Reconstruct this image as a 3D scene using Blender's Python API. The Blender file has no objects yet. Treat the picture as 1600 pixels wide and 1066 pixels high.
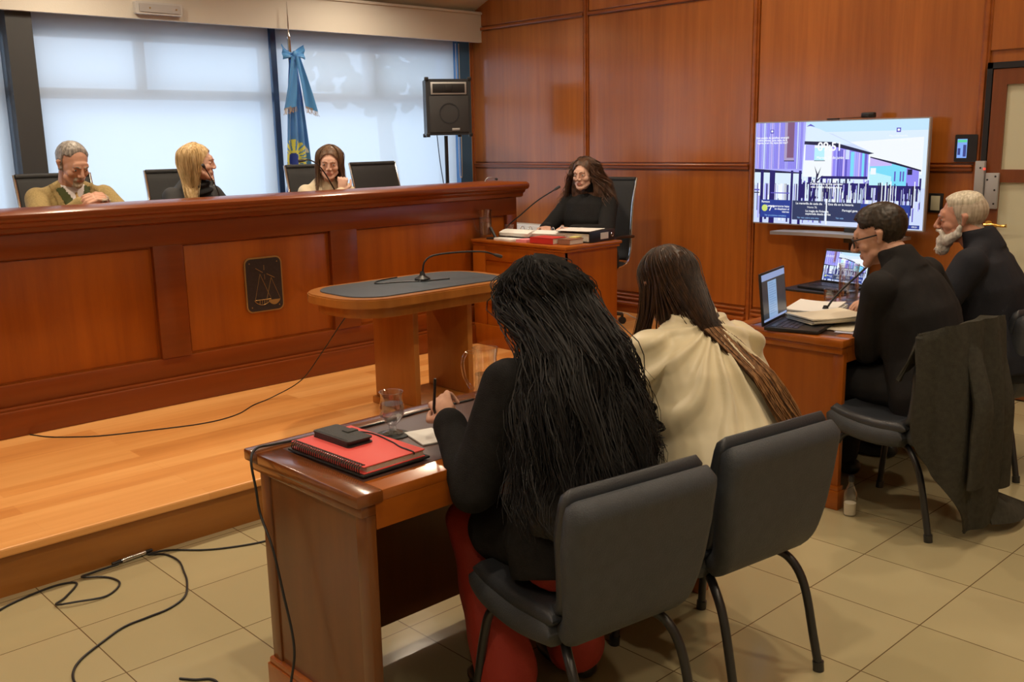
import bpy, bmesh, math, random
from mathutils import Vector, Matrix, Euler, noise
PI = math.pi
random.seed(7)
scn = bpy.context.scene
COL = scn.collection
# ------------------------------------------------------------------ camera
YAW, PIT, ROL, FPX = 0.7516, 0.2029, -0.0203, 1523.4
cyw, syw = math.cos(YAW), math.sin(YAW)
fw = Vector((math.cos(PIT)*syw, math.cos(PIT)*cyw, -math.sin(PIT)))
rt = Vector((cyw, -syw, 0)); up = rt.cross(fw)
r2 = math.cos(ROL)*rt + math.sin(ROL)*up
u2 = -math.sin(ROL)*rt + math.cos(ROL)*up
cd = bpy.data.cameras.new('camera'); cam = bpy.data.objects.new('camera', cd); COL.objects.link(cam)
cam.matrix_world = Matrix(((r2.x, u2.x, -fw.x, 0), (r2.y, u2.y, -fw.y, 0), (r2.z, u2.z, -fw.z, 1.6), (0, 0, 0, 1)))
cd.sensor_width = 36; cd.lens = FPX/1600*36; cd.clip_start = 0.05; cd.clip_end = 200
scn.camera = cam
# ------------------------------------------------------------------ world, exposure, daylight
w = bpy.data.worlds.new('overcast_sky'); scn.world = w; w.use_nodes = True
nt = w.node_tree; bg = nt.nodes['Background']
tc = nt.nodes.new('ShaderNodeTexCoord'); sp = nt.nodes.new('ShaderNodeSeparateXYZ'); rp = nt.nodes.new('ShaderNodeValToRGB')
nt.links.new(tc.outputs['Generated'], sp.inputs[0]); nt.links.new(sp.outputs['Z'], rp.inputs[0])
rp.color_ramp.elements[0].position = 0.0; rp.color_ramp.elements[0].color = (0.42, 0.55, 0.72, 1)
rp.color_ramp.elements[1].position = 0.35; rp.color_ramp.elements[1].color = (0.66, 0.82, 1.0, 1)
nt.links.new(rp.outputs[0], bg.inputs[0]); bg.inputs[1].default_value = 4.1
scn.view_settings.view_transform = 'Standard'; scn.view_settings.look = 'None'
scn.view_settings.gamma = 1.0; scn.view_settings.use_curve_mapping = False
scn.view_settings.exposure = 0.0
scn.cycles.use_denoising = True
scn.cycles.max_bounces = 10; scn.cycles.diffuse_bounces = 5; scn.cycles.glossy_bounces = 4
scn.cycles.transmission_bounces = 8; scn.cycles.transparent_max_bounces = 12
scn.cycles.caustics_reflective = False; scn.cycles.caustics_refractive = False
scn.cycles.sample_clamp_indirect = 4.0
LAMPS = [(x, y) for x in (-1.2, 1.2, 3.6) for y in (-1.2, 1.3, 4.65)] + [(5.3, 1.3), (5.1, 3.6), (2.4, 6.2), (4.6, 6.2)]
def ceil_z(y): return 2.72 + max(0.0, min(1.5, (7.05-y)*0.42))
LAMP_W, LAMP_COL = 21.0, (1.0, 0.82, 0.60)
for (x, y) in LAMPS:
    ld = bpy.data.lights.new('downlight_lamp', 'AREA'); ld.shape = 'DISK'; ld.size = 0.17
    ld.energy = LAMP_W*(0.6 if y > 6 else 1.5 if y > 4 and x > 0 and x < 4 else 1); ld.color = LAMP_COL; ld.spread = math.radians(150)
    lo = bpy.data.objects.new('downlight_lamp', ld); lo.location = (x, y, ceil_z(y)-0.10); COL.objects.link(lo)
# ------------------------------------------------------------------ materials
MATS = {}
def new_mat(name):
    m = bpy.data.materials.new(name); m.use_nodes = True
    b = m.node_tree.nodes['Principled BSDF']; MATS[name] = m
    return m, m.node_tree, b
def mat(name, col, rough=0.5, metal=0.0, coat=0.0, spec=0.5, bump=0.0, bscale=60.0, var=0.0, vscale=8.0, emit=0, sheen=0.0):
    m, nt, b = new_mat(name)
    b.inputs['Base Color'].default_value = (*col, 1); b.inputs['Roughness'].default_value = rough
    b.inputs['Metallic'].default_value = metal; b.inputs['Coat Weight'].default_value = coat
    b.inputs['Specular IOR Level'].default_value = spec; b.inputs['Coat Roughness'].default_value = 0.12
    b.inputs['Sheen Weight'].default_value = sheen
    if emit:
        b.inputs['Emission Color'].default_value = (*col, 1); b.inputs['Emission Strength'].default_value = emit
    tc = nt.nodes.new('ShaderNodeTexCoord')
    if var:
        n = nt.nodes.new('ShaderNodeTexNoise'); n.inputs['Scale'].default_value = vscale; n.inputs['Detail'].default_value = 4
        r = nt.nodes.new('ShaderNodeValToRGB')
        r.color_ramp.elements[0].position = 0.3; r.color_ramp.elements[1].position = 0.7
        r.color_ramp.elements[0].color = (*[c*(1-var) for c in col], 1)
        r.color_ramp.elements[1].color = (*[min(1, c*(1+var)) for c in col], 1)
        nt.links.new(tc.outputs['Object'], n.inputs['Vector']); nt.links.new(n.outputs['Fac'], r.inputs[0]); nt.links.new(r.outputs[0], b.inputs['Base Color'])
    if bump:
        n = nt.nodes.new('ShaderNodeTexNoise'); n.inputs['Scale'].default_value = bscale; n.inputs['Detail'].default_value = 3
        bp = nt.nodes.new('ShaderNodeBump'); bp.inputs['Strength'].default_value = bump; bp.inputs['Distance'].default_value = 0.01
        nt.links.new(tc.outputs['Object'], n.inputs['Vector']); nt.links.new(n.outputs['Fac'], bp.inputs['Height']); nt.links.new(bp.outputs[0], b.inputs['Normal'])
    return m
def wood(name, dark, light, grain=(1, 1, 0.06), scale=30.0, rough=0.32, coat=0.3, band=1.6):
    """veneer: fine grain stretched along one axis over broad soft bands"""
    m, nt, b = new_mat(name)
    tc = nt.nodes.new('ShaderNodeTexCoord'); mp = nt.nodes.new('ShaderNodeMapping')
    mp.inputs['Scale'].default_value = grain
    nt.links.new(tc.outputs['Object'], mp.inputs[0])
    n1 = nt.nodes.new('ShaderNodeTexNoise'); n1.inputs['Scale'].default_value = scale; n1.inputs['Detail'].default_value = 6; n1.inputs['Roughness'].default_value = 0.6
    n2 = nt.nodes.new('ShaderNodeTexNoise'); n2.inputs['Scale'].default_value = band*3; n2.inputs['Detail'].default_value = 2
    nt.links.new(mp.outputs[0], n1.inputs['Vector']); nt.links.new(mp.outputs[0], n2.inputs['Vector'])
    mx = nt.nodes.new('ShaderNodeMix'); mx.inputs[0].default_value = 0.55
    nt.links.new(n1.outputs['Fac'], mx.inputs[2]); nt.links.new(n2.outputs['Fac'], mx.inputs[3])
    r = nt.nodes.new('ShaderNodeValToRGB'); r.color_ramp.elements[0].position = 0.36; r.color_ramp.elements[1].position = 0.64
    r.color_ramp.elements[0].color = (*dark, 1); r.color_ramp.elements[1].color = (*light, 1)
    nt.links.new(mx.outputs[0], r.inputs[0]); nt.links.new(r.outputs[0], b.inputs['Base Color'])
    b.inputs['Roughness'].default_value = rough; b.inputs['Coat Weight'].default_value = coat; b.inputs['Coat Roughness'].default_value = 0.15
    b.inputs['Specular IOR Level'].default_value = 0.4
    return m
wood('panel_wood', (0.33, 0.094, 0.014), (0.51, 0.160, 0.024), (1, 1, 0.05), 26, 0.27, 0.9)
wood('panel_wood_b', (0.30, 0.084, 0.013), (0.46, 0.142, 0.022), (1, 1, 0.05), 26, 0.29, 0.8)
wood('rail_wood', (0.27, 0.070, 0.012), (0.40, 0.112, 0.020), (0.1, 0.1, 1), 26, 0.3, 0.4)
wood('bench_panel', (0.26, 0.059, 0.003), (0.38, 0.097, 0.005), (1, 1, 0.08), 22, 0.36, 0.25)
wood('bench_frame', (0.15, 0.030, 0.003), (0.21, 0.045, 0.005), (0.06, 1, 1), 22, 0.34, 0.3)
wood('desk_wood', (0.27, 0.066, 0.006), (0.39, 0.105, 0.010), (0.12, 1, 1), 22, 0.28, 0.45)
wood('desk_dark', (0.135, 0.036, 0.007), (0.20, 0.058, 0.011), (0.12, 1, 1), 22, 0.22, 0.6)
wood('desk_side', (0.13, 0.042, 0.010), (0.19, 0.062, 0.014), (1, 1, 0.1), 18, 0.30, 0.35)
wood('lectern_wood', (0.30, 0.105, 0.018), (0.41, 0.155, 0.028), (1, 1, 0.1), 20, 0.38, 0.2)
wood('door_wood', (0.16, 0.045, 0.012), (0.24, 0.07, 0.018), (1, 1, 0.06), 24, 0.34, 0.3)
wood('riser_wood', (0.27, 0.10, 0.018), (0.42, 0.165, 0.032), (0.15, 1, 1.6), 7, 0.34, 0.25)
def plank_mat():
    m, nt, b = new_mat('plank_floor')
    tc = nt.nodes.new('ShaderNodeTexCoord')
    br = nt.nodes.new('ShaderNodeTexBrick'); br.offset = 0.37; br.inputs['Scale'].default_value = 1
    br.inputs['Brick Width'].default_value = 1.7; br.inputs['Row Height'].default_value = 0.125
    br.inputs['Mortar Size'].default_value = 0.0012; br.inputs['Mortar Smooth'].default_value = 0.3
    br.inputs['Color1'].default_value = (0, 0, 0, 1); br.inputs['Color2'].default_value = (1, 1, 1, 1); br.inputs['Mortar'].default_value = (0.3, 0.3, 0.3, 1)
    nt.links.new(tc.outputs['Object'], br.inputs['Vector'])
    mp = nt.nodes.new('ShaderNodeMapping'); mp.inputs['Scale'].default_value = (0.09, 1, 1)
    nt.links.new(tc.outputs['Object'], mp.inputs[0])
    n = nt.nodes.new('ShaderNodeTexNoise'); n.inputs['Scale'].default_value = 16; n.inputs['Detail'].default_value = 6
    nt.links.new(mp.outputs[0], n.inputs['Vector'])
    mx = nt.nodes.new('ShaderNodeMix'); mx.inputs[0].default_value = 0.55
    nt.links.new(br.outputs['Color'], mx.inputs[2]); nt.links.new(n.outputs['Fac'], mx.inputs[3])
    r = nt.nodes.new('ShaderNodeValToRGB'); e = r.color_ramp.elements
    e[0].position = 0.1; e[0].color = (0.53, 0.192, 0.042, 1); e[1].position = 0.85; e[1].color = (0.88, 0.47, 0.165, 1)
    x = r.color_ramp.elements.new(0.45); x.color = (0.72, 0.32, 0.088, 1)
    nt.links.new(mx.outputs[0], r.inputs[0]); nt.links.new(r.outputs[0], b.inputs['Base Color'])
    b.inputs['Roughness'].default_value = 0.38; b.inputs['Coat Weight'].default_value = 0.2
plank_mat()
def tile_mat():
    m, nt, b = new_mat('tile_floor')
    tc = nt.nodes.new('ShaderNodeTexCoord'); mp = nt.nodes.new('ShaderNodeMapping')
    mp.inputs['Location'].default_value = (-0.2, -0.06, 0)
    nt.links.new(tc.outputs['Object'], mp.inputs[0])
    br = nt.nodes.new('ShaderNodeTexBrick'); br.offset = 0.0; br.inputs['Scale'].default_value = 1
    br.inputs['Brick Width'].default_value = 0.4; br.inputs['Row Height'].default_value = 0.4
    br.inputs['Mortar Size'].default_value = 0.0022; br.inputs['Mortar Smooth'].default_value = 0.2
    br.inputs['Color1'].default_value = (0.39, 0.335, 0.19, 1); br.inputs['Color2'].default_value = (0.42, 0.36, 0.21, 1); br.inputs['Mortar'].default_value = (0.13, 0.085, 0.04, 1)
    nt.links.new(mp.outputs[0], br.inputs['Vector']); nt.links.new(br.outputs['Color'], b.inputs['Base Color'])
    n = nt.nodes.new('ShaderNodeTexNoise'); n.inputs['Scale'].default_value = 5
    bp = nt.nodes.new('ShaderNodeBump'); bp.inputs['Strength'].default_value = 0.06; bp.inputs['Distance'].default_value = 0.02
    nt.links.new(tc.outputs['Object'], n.inputs['Vector']); nt.links.new(n.outputs['Fac'], bp.inputs['Height']); nt.links.new(bp.outputs[0], b.inputs['Normal'])
    b.inputs['Roughness'].default_value = 0.16; b.inputs['Specular IOR Level'].default_value = 0.5
tile_mat()
def blind_mat():
    m, nt, b = new_mat('blind_fabric'); nt.nodes.remove(b)
    out = nt.nodes['Material Output']
    tl = nt.nodes.new('ShaderNodeBsdfTranslucent'); tl.inputs[0].default_value = (0.82, 0.755, 0.70, 1)
    df = nt.nodes.new('ShaderNodeBsdfDiffuse'); df.inputs[0].default_value = (0.72, 0.74, 0.76, 1)
    tr = nt.nodes.new('ShaderNodeBsdfTransparent'); tr.inputs[0].default_value = (0.9, 0.95, 1, 1)
    a = nt.nodes.new('ShaderNodeMixShader'); a.inputs[0].default_value = 0.30
    c = nt.nodes.new('ShaderNodeMixShader'); c.inputs[0].default_value = 0.07
    nt.links.new(tl.outputs[0], a.inputs[1]); nt.links.new(df.outputs[0], a.inputs[2])
    nt.links.new(a.outputs[0], c.inputs[1]); nt.links.new(tr.outputs[0], c.inputs[2]); nt.links.new(c.outputs[0], out.inputs[0])
blind_mat()
def glass_mat(name, tint=(1, 1, 1), frost=0.0):
    """thin clear glass: mostly see-through, with a mirror sheen by viewing angle"""
    m, nt, b = new_mat(name); nt.nodes.remove(b); out = nt.nodes['Material Output']
    tr = nt.nodes.new('ShaderNodeBsdfTransparent'); tr.inputs[0].default_value = (*tint, 1)
    gl = nt.nodes.new('ShaderNodeBsdfGlossy'); gl.inputs['Roughness'].default_value = 0.03
    lw = nt.nodes.new('ShaderNodeLayerWeight'); lw.inputs[0].default_value = 0.25
    mr = nt.nodes.new('ShaderNodeMapRange'); mr.inputs[3].default_value = 0.05; mr.inputs[4].default_value = 0.85
    mx = nt.nodes.new('ShaderNodeMixShader')
    nt.links.new(lw.outputs['Facing'], mr.inputs[0]); nt.links.new(mr.outputs[0], mx.inputs[0])
    nt.links.new(tr.outputs[0], mx.inputs[1]); nt.links.new(gl.outputs[0], mx.inputs[2]); nt.links.new(mx.outputs[0], out.inputs[0])
glass_mat('glass'); glass_mat('window_glass', (0.93, 0.97, 1.0)); glass_mat('water', (0.86, 0.9, 0.92))
def emis(name, col, s=1.0):
    m, nt, b = new_mat(name)
    b.inputs['Base Color'].default_value = (0.01, 0.01, 0.01, 1); b.inputs['Roughness'].default_value = 0.25
    b.inputs['Emission Color'].default_value = (*col, 1); b.inputs['Emission Strength'].default_value = s
    return m
mat('cream_paint', (0.70, 0.67, 0.61), 0.7, bump=0.05, bscale=120)
mat('ceiling_paint', (0.80, 0.76, 0.66), 0.8)
mat('grey_paint', (0.50, 0.46, 0.42), 0.8)
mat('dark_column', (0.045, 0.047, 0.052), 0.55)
mat('blue_lit_column', (0.07, 0.20, 0.42), 0.4)  # blue window light on the right-hand post, mixed into its base colour
mat('navy_frame', (0.02, 0.055, 0.14), 0.4)
mat('alu_frame', (0.30, 0.33, 0.38), 0.45)
mat('white_trim', (0.80, 0.82, 0.84), 0.5)
mat('black_plastic', (0.012, 0.012, 0.014), 0.42)
mat('black_metal', (0.014, 0.014, 0.016), 0.35, coat=0.3)
mat('speaker_box', (0.022, 0.024, 0.030), 0.5, bump=0.15, bscale=300)
mat('speaker_grille', (0.045, 0.045, 0.048), 0.65, bump=0.5, bscale=500)
mat('chair_vinyl', (0.048, 0.054, 0.064), 0.55, spec=0.4, bump=0.25, bscale=260, var=0.10, vscale=30)
mat('chair_vinyl_gloss', (0.034, 0.038, 0.046), 0.36, spec=0.5, bump=0.15, bscale=260)
mat('mesh_black', (0.022, 0.024, 0.027), 0.6, bump=0.4, bscale=400)
mat('chrome', (0.75, 0.76, 0.78), 0.16, metal=1.0)
mat('dull_metal', (0.52, 0.52, 0.53), 0.42, metal=0.7)
mat('steel_plate', (0.42, 0.42, 0.44), 0.5, metal=0.3)
mat('brass', (0.83, 0.55, 0.14), 0.25, metal=1.0)
mat('brass_dull', (0.46, 0.30, 0.11), 0.42, metal=0.7)
mat('plaque_dark', (0.028, 0.022, 0.024), 0.4, var=0.2, vscale=60)
mat('blue_mat', (0.055, 0.075, 0.095), 0.38, spec=0.6)
mat('white_paper', (0.80, 0.80, 0.78), 0.7)
mat('cream_paper', (0.72, 0.66, 0.52), 0.7)
mat('paper_block', (0.70, 0.66, 0.58), 0.8, bump=0.4, bscale=400)
mat('lilac_paper', (0.55, 0.58, 0.75), 0.6)
mat('yellow_paper', (0.80, 0.72, 0.25), 0.6)
mat('red_cover', (0.80, 0.10, 0.09), 0.5, spec=0.4)
mat('red_book', (0.52, 0.03, 0.025), 0.45)
mat('pink_paper', (0.75, 0.25, 0.30), 0.6)
mat('green_card', (0.12, 0.16, 0.10), 0.6)
mat('brown_cover', (0.28, 0.13, 0.08), 0.5)
mat('dark_leather', (0.022, 0.023, 0.022), 0.5, bump=0.25, bscale=300)
mat('slate_coaster', (0.030, 0.034, 0.033), 0.6)
mat('desk_blotter', (0.085, 0.042, 0.035), 0.3, coat=0.1)
mat('frosted_glass', (0.62, 0.60, 0.44), 0.35)
mat('cable_black', (0.012, 0.012, 0.013), 0.45)
mat('cable_white', (0.70, 0.66, 0.58), 0.5)
mat('label_white', (0.62, 0.60, 0.57), 0.6)
mat('dark_void', (0.010, 0.009, 0.010), 0.8)
mat('flag_blue', (0.07, 0.24, 0.60), 0.6, sheen=0.2, var=0.08, vscale=10)
mat('ribbon_blue', (0.06, 0.26, 0.62), 0.5, sheen=0.2)
mat('flag_navy', (0.02, 0.05, 0.33), 0.6)
mat('flag_yellow', (0.66, 0.66, 0.13), 0.6)
mat('flag_white', (0.75, 0.74, 0.68), 0.6)
mat('fringe', (0.50, 0.38, 0.22), 0.6)
mat('tree_leaf', (0.04, 0.10, 0.03), 0.8)
mat('bark', (0.10, 0.07, 0.04), 0.8)
mat('lamp_body', (0.62, 0.62, 0.62), 0.35)
mat('skirt_dark', (0.02, 0.02, 0.022), 0.7)
# ------------------------------------------------------------------ helpers
def V(*a): return Vector(a)
class MB:
    def __init__(s): s.bm = bmesh.new(); s.mi = 0
    def _f(s, vs):
        try:
            f = s.bm.faces.new(vs); f.material_index = s.mi; return f
        except ValueError: return None
    def box(s, x0, x1, y0, y1, z0, z1, bev=0.0, M=None, seg=2):
        t = bmesh.new(); vs = [t.verts.new((x, y, z)) for x in (x0, x1) for y in (y0, y1) for z in (z0, z1)]
        for q in ((0, 1, 3, 2), (4, 6, 7, 5), (0, 4, 5, 1), (2, 3, 7, 6), (0, 2, 6, 4), (1, 5, 7, 3)): t.faces.new([vs[i] for i in q])
        if bev: bmesh.ops.bevel(t, geom=list(t.edges), offset=bev, segments=seg, affect='EDGES', profile=0.5)
        s.add(t, M); return s
    def add(s, t, M=None):
        mp = {}
        for v in t.verts: mp[v] = s.bm.verts.new(M @ v.co if M else v.co)
        for f in t.faces: s._f([mp[v] for v in f.verts])
        t.free()
    def rings(s, R, cap0=True, cap1=True, closed=True):
        prev = None; first = None
        for r in R:
            cur = [s.bm.verts.new(p) for p in r]
            if prev:
                n = len(cur)
                for i in range(n if closed else n-1): s._f([prev[i], prev[(i+1) % n], cur[(i+1) % n], cur[i]])
            else: first = cur
            prev = cur
        if cap0: s._f(list(reversed(first)))
        if cap1: s._f(prev)
        return s
    def cyl(s, a, b, r0, r1=None, seg=20):
        return s.tube([a, b], [r0, r0 if r1 is None else r1], seg)
    def tube(s, pts, r, seg=10, cap=True, flat=None):
        pts = [Vector(p) for p in pts]; n = len(pts)
        rr = r if isinstance(r, (list, tuple)) else [r]*n
        t0 = (pts[1]-pts[0]).normalized(); ref = V(0, 0, 1) if abs(t0.z) < 0.9 else V(1, 0, 0)
        nrm = (ref - t0*ref.dot(t0)).normalized(); R = []
        for i, p in enumerate(pts):
            t = (pts[min(i+1, n-1)]-pts[max(i-1, 0)])
            t = t.normalized() if t.length > 1e-9 else t0
            nrm = nrm - t*nrm.dot(t)
            nrm = nrm.normalized() if nrm.length > 1e-6 else V(1, 0, 0)
            bi = t.cross(nrm)
            R.append([p + nrm*(math.cos(k*2*PI/seg)*rr[i]*(flat or 1)) + bi*(math.sin(k*2*PI/seg)*rr[i]) for k in range(seg)])
        return s.rings(R, cap, cap)
    def lathe(s, prof, c=(0, 0, 0), seg=28, cap0=False, cap1=False):
        c = Vector(c)
        return s.rings([[c+V(r*math.cos(k*2*PI/seg), r*math.sin(k*2*PI/seg), z) for k in range(seg)] for r, z in prof], cap0, cap1)
    def prism(s, pts, f0, f1):
        """outline pts (2d) mapped by f0 and f1 into two caps"""
        return s.rings([[f0(*p) for p in pts], [f1(*p) for p in pts]])
    def ell(s, c, r, M=None, seg=18, rg=10):
        c = Vector(c); R = []
        for j in range(1, rg):
            th = PI*j/rg; R.append([V(r[0]*math.sin(th)*math.cos(k*2*PI/seg), r[1]*math.sin(th)*math.sin(k*2*PI/seg), -r[2]*math.cos(th)) for k in range(seg)])
        R = [[(M @ p if M else p)+c for p in q] for q in R]
        pb = V(0, 0, -r[2]); pt = V(0, 0, r[2])
        vs = [[s.bm.verts.new(p) for p in q] for q in R]
        b = s.bm.verts.new((M @ pb if M else pb)+c); t = s.bm.verts.new((M @ pt if M else pt)+c)
        for i in range(seg):
            s._f([b, vs[0][(i+1) % seg], vs[0][i]]); s._f([t, vs[-1][i], vs[-1][(i+1) % seg]])
            for j in range(len(vs)-1): s._f([vs[j][i], vs[j][(i+1) % seg], vs[j+1][(i+1) % seg], vs[j+1][i]])
        return s
    def grid(s, fn, nu, nv, th=0.0):
        G = [[Vector(fn(i/nu, j/nv)) for i in range(nu+1)] for j in range(nv+1)]
        A = [[s.bm.verts.new(p) for p in r] for r in G]
        for j in range(nv):
            for i in range(nu): s._f([A[j][i], A[j][i+1], A[j+1][i+1], A[j+1][i]])
        if th:
            def nor(j, i):
                du = G[j][min(i+1, nu)]-G[j][max(i-1, 0)]; dv = G[min(j+1, nv)][i]-G[max(j-1, 0)][i]
                n = du.cross(dv); return n.normalized() if n.length > 1e-12 else V(0, 0, 1)
            B = [[s.bm.verts.new(G[j][i]-nor(j, i)*th) for i in range(nu+1)] for j in range(nv+1)]
            for j in range(nv):
                for i in range(nu): s._f([B[j][i], B[j+1][i], B[j+1][i+1], B[j][i+1]])
            for i in range(nu):
                s._f([A[0][i], B[0][i], B[0][i+1], A[0][i+1]]); s._f([A[nv][i], A[nv][i+1], B[nv][i+1], B[nv][i]])
            for j in range(nv):
                s._f([A[j][0], A[j+1][0], B[j+1][0], B[j][0]]); s._f([A[j][nu], B[j][nu], B[j+1][nu], A[j+1][nu]])
        return s
    def build(s, name, mats, parent=None, smooth=True, angle=35, fix=True):
        if fix: bmesh.ops.recalc_face_normals(s.bm, faces=list(s.bm.faces))
        me = bpy.data.meshes.new(name); s.bm.to_mesh(me); s.bm.free()
        for k in (mats if isinstance(mats, (list, tuple)) else [mats]): me.materials.append(MATS[k])
        if smooth:
            me.shade_smooth(); me.set_sharp_from_angle(angle=math.radians(angle))
        o = bpy.data.objects.new(name, me); COL.objects.link(o)
        if parent: o.parent = parent
        return o
def tag(o, label=None, cat=None, group=None, kind=None):
    if label: o['label'] = label
    if cat: o['category'] = cat
    if group: o['group'] = group
    if kind: o['kind'] = kind
    return o
def thing(name, label, cat, loc=(0, 0, 0), rz=0.0, group=None):
    o = bpy.data.objects.new(name, None); COL.objects.link(o); o.empty_display_size = 0.1
    o.location = loc; o.rotation_euler = (0, 0, rz); return tag(o, label, cat, group)
def copy_tree(o, parent=None):
    c = o.copy(); COL.objects.link(c); c.parent = parent
    for ch in list(o.children): copy_tree(ch, c)
    return c
def struct(name, mb, m, **k): return tag(mb.build(name, m, **k), kind='structure')
def cat_rom(pts, n=8):
    P = [Vector(p) for p in pts]; P = [P[0]*2-P[1]]+P+[P[-1]*2-P[-2]]; out = []
    for i in range(1, len(P)-2):
        for k in range(n):
            t = k/n; a, b, c, d = P[i-1], P[i], P[i+1], P[i+2]
            out.append(0.5*((2*b)+(c-a)*t+(2*a-5*b+4*c-d)*t*t+(3*b-a-3*c+d)*t**3))
    out.append(P[-2]); return out
def rrect(w, h, r, n=5):
    out = []
    for cx, cy, a0 in ((w/2-r, h/2-r, 0), (-w/2+r, h/2-r, PI/2), (-w/2+r, -h/2+r, PI), (w/2-r, -h/2+r, 1.5*PI)):
        for k in range(n+1):
            a = a0+k*PI/2/n; out.append((cx+r*math.cos(a), cy+r*math.sin(a)))
    return out
def nz(p, s=1.0, o=0.0): return noise.noise(Vector((p[0]*s+o, p[1]*s-o, p[2]*s+2*o)))
def text_mesh(body, size, mname, parent, name, M, align='LEFT', ext=0.0):
    cu = bpy.data.curves.new(name, 'FONT'); cu.body = body; cu.size = size; cu.align_x = align; cu.extrude = ext
    t = bpy.data.objects.new('tmp', cu); COL.objects.link(t)
    dg = bpy.context.evaluated_depsgraph_get(); me = bpy.data.meshes.new_from_object(t.evaluated_get(dg))
    bpy.data.objects.remove(t); me.transform(M); me.materials.clear(); me.materials.append(MATS[mname])
    if parent is None: return me
    o = bpy.data.objects.new(name, me); COL.objects.link(o); o.parent = parent; return o
def blob(prims, voxel=0.006, smooth=3, fac=0.5):
    """fuse closed shapes into ONE continuous surface; returns a mesh"""
    mb = MB()
    for p in prims:
        if p[0] == 'c':
            a, b, ra, rb = Vector(p[1]), Vector(p[2]), p[3], p[4]
            d = b-a; L = max(d.length, 1e-5); d = d/L; q = V(0, 0, 1).rotation_difference(d)
            R = []; n = 14
            for k in range(1, 6):
                th = PI/2*k/5; R.append((-ra*math.cos(th), ra*math.sin(th)))
            for k in range(0, 5):
                th = PI/2*k/5; R.append((L+rb*math.sin(th), rb*math.cos(th)))
            mb.rings([[a+q @ V(r*math.cos(i*2*PI/n), r*math.sin(i*2*PI/n), z) for i in range(n)] for z, r in R])
        elif p[0] == 'e':
            mb.ell(p[1], p[2], p[3] if len(p) > 3 else None, 20, 12)
        elif p[0] == 'l':   # loft of ellipses: (centre, rx, ry, matrix[, power])
            n = 28; R = []
            for q in p[1]:
                c, rx, ry, M = q[0], q[1], q[2], q[3]; pw = q[4] if len(q) > 4 else 0.85; ring = []
                for i in range(n):
                    a = i*2*PI/n; ca, sa = math.cos(a), math.sin(a)
                    ring.append(Vector(c)+M @ V(rx*math.copysign(abs(ca)**pw, ca), ry*math.copysign(abs(sa)**pw, sa), 0))
                R.append(ring)
            mb.rings(R)
    bmesh.ops.recalc_face_normals(mb.bm, faces=list(mb.bm.faces))
    me = bpy.data.meshes.new('tmp'); mb.bm.to_mesh(me); mb.bm.free()
    o = bpy.data.objects.new('tmp', me); COL.objects.link(o)
    md = o.modifiers.new('r', 'REMESH'); md.mode = 'VOXEL'; md.voxel_size = voxel; md.adaptivity = 0
    if smooth:
        sm = o.modifiers.new('s', 'SMOOTH'); sm.iterations = smooth; sm.factor = fac
    dg = bpy.context.evaluated_depsgraph_get(); res = bpy.data.meshes.new_from_object(o.evaluated_get(dg))
    bpy.data.objects.remove(o); bpy.data.meshes.remove(me)
    return res
def mesh_obj(name, me, mats, parent=None, disp=None, region=None):
    if disp:
        me.update(); nn = [v.normal.copy() for v in me.vertices]
        for v, n in zip(me.vertices, nn): v.co += n*disp(v.co, n)
    me.materials.clear()
    for k in (mats if isinstance(mats, (list, tuple)) else [mats]): me.materials.append(MATS[k])
    if region:
        for f in me.polygons: f.material_index = region(f.center)
    me.shade_smooth(); me.name = name
    o = bpy.data.objects.new(name, me); COL.objects.link(o)
    if parent: o.parent = parent
    return o
# ================================================================== the room
WX = 6.14      # wooden wall
WY = 7.05      # window wall
mb = MB(); mb.box(-4, WX, -3.5, 3.70, -0.1, 0); struct('floor', mb, 'tile_floor', smooth=False)
mb = MB(); mb.box(-4, WX, 3.68, WY+0.3, 0.155, 0.19, 0.008); struct('floor_platform', mb, 'plank_floor', smooth=False)
mb = MB(); mb.box(-4, WX, 3.70, 3.74, 0.0, 0.155); mb.box(-4, WX, 3.74, WY+0.3, -0.1, 0.155); struct('trim_riser', mb, 'riser_wood', smooth=False)
mb = MB(); mb.box(-1, WX, 5.34, WY+0.3, 0.191, 0.34); struct('floor_dais', mb, 'riser_wood', smooth=False)
# wooden wall, veneer panels divided by posts and rails (x = WX)
mb = MB(); mb.box(WX, WX+0.2, -3.5, WY+0.4, -0.1, 4.6); struct('wall_right', mb, 'panel_wood_b', smooth=False)
POST = [7.03, 5.60, 3.99, 2.42]
edges_y = [(7.03, 5.625), (5.575, 4.015), (3.965, 2.435)]
k = 0
for (ya, yb) in edges_y:
    for (za, zb) in ((0.36, 1.355), (1.405, 2.575), (2.61, 4.4)):
        mb = MB(); mb.box(WX-0.012, WX, yb+0.006, ya-0.006, za+0.004, zb-0.004, 0.004)
        struct('trim_panel', mb, 'panel_wood' if (k % 3) else 'panel_wood_b', smooth=False); k += 1
mb = MB(); mb.box(WX-0.012, WX, 1.1, 2.40, 2.06, 4.4, 0.004); struct('trim_panel', mb, 'panel_wood_b', smooth=False)
mb = MB(); mb.box(WX-0.012, WX, -3.4, 1.0, 0.2, 2.5, 0.004); struct('trim_panel', mb, 'panel_wood_b', smooth=False)
for y in POST:
    mb = MB(); mb.box(WX-0.02, WX, y-0.025, y+0.025, 0.19 if y > 3.7 else 0.0, 4.5, 0.006)
    mb.box(WX-0.032, WX-0.018, y-0.012, y+0.012, 0.19 if y > 3.7 else 0.0, 4.5, 0.005); struct('trim_post', mb, 'rail_wood', smooth=False)
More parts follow.
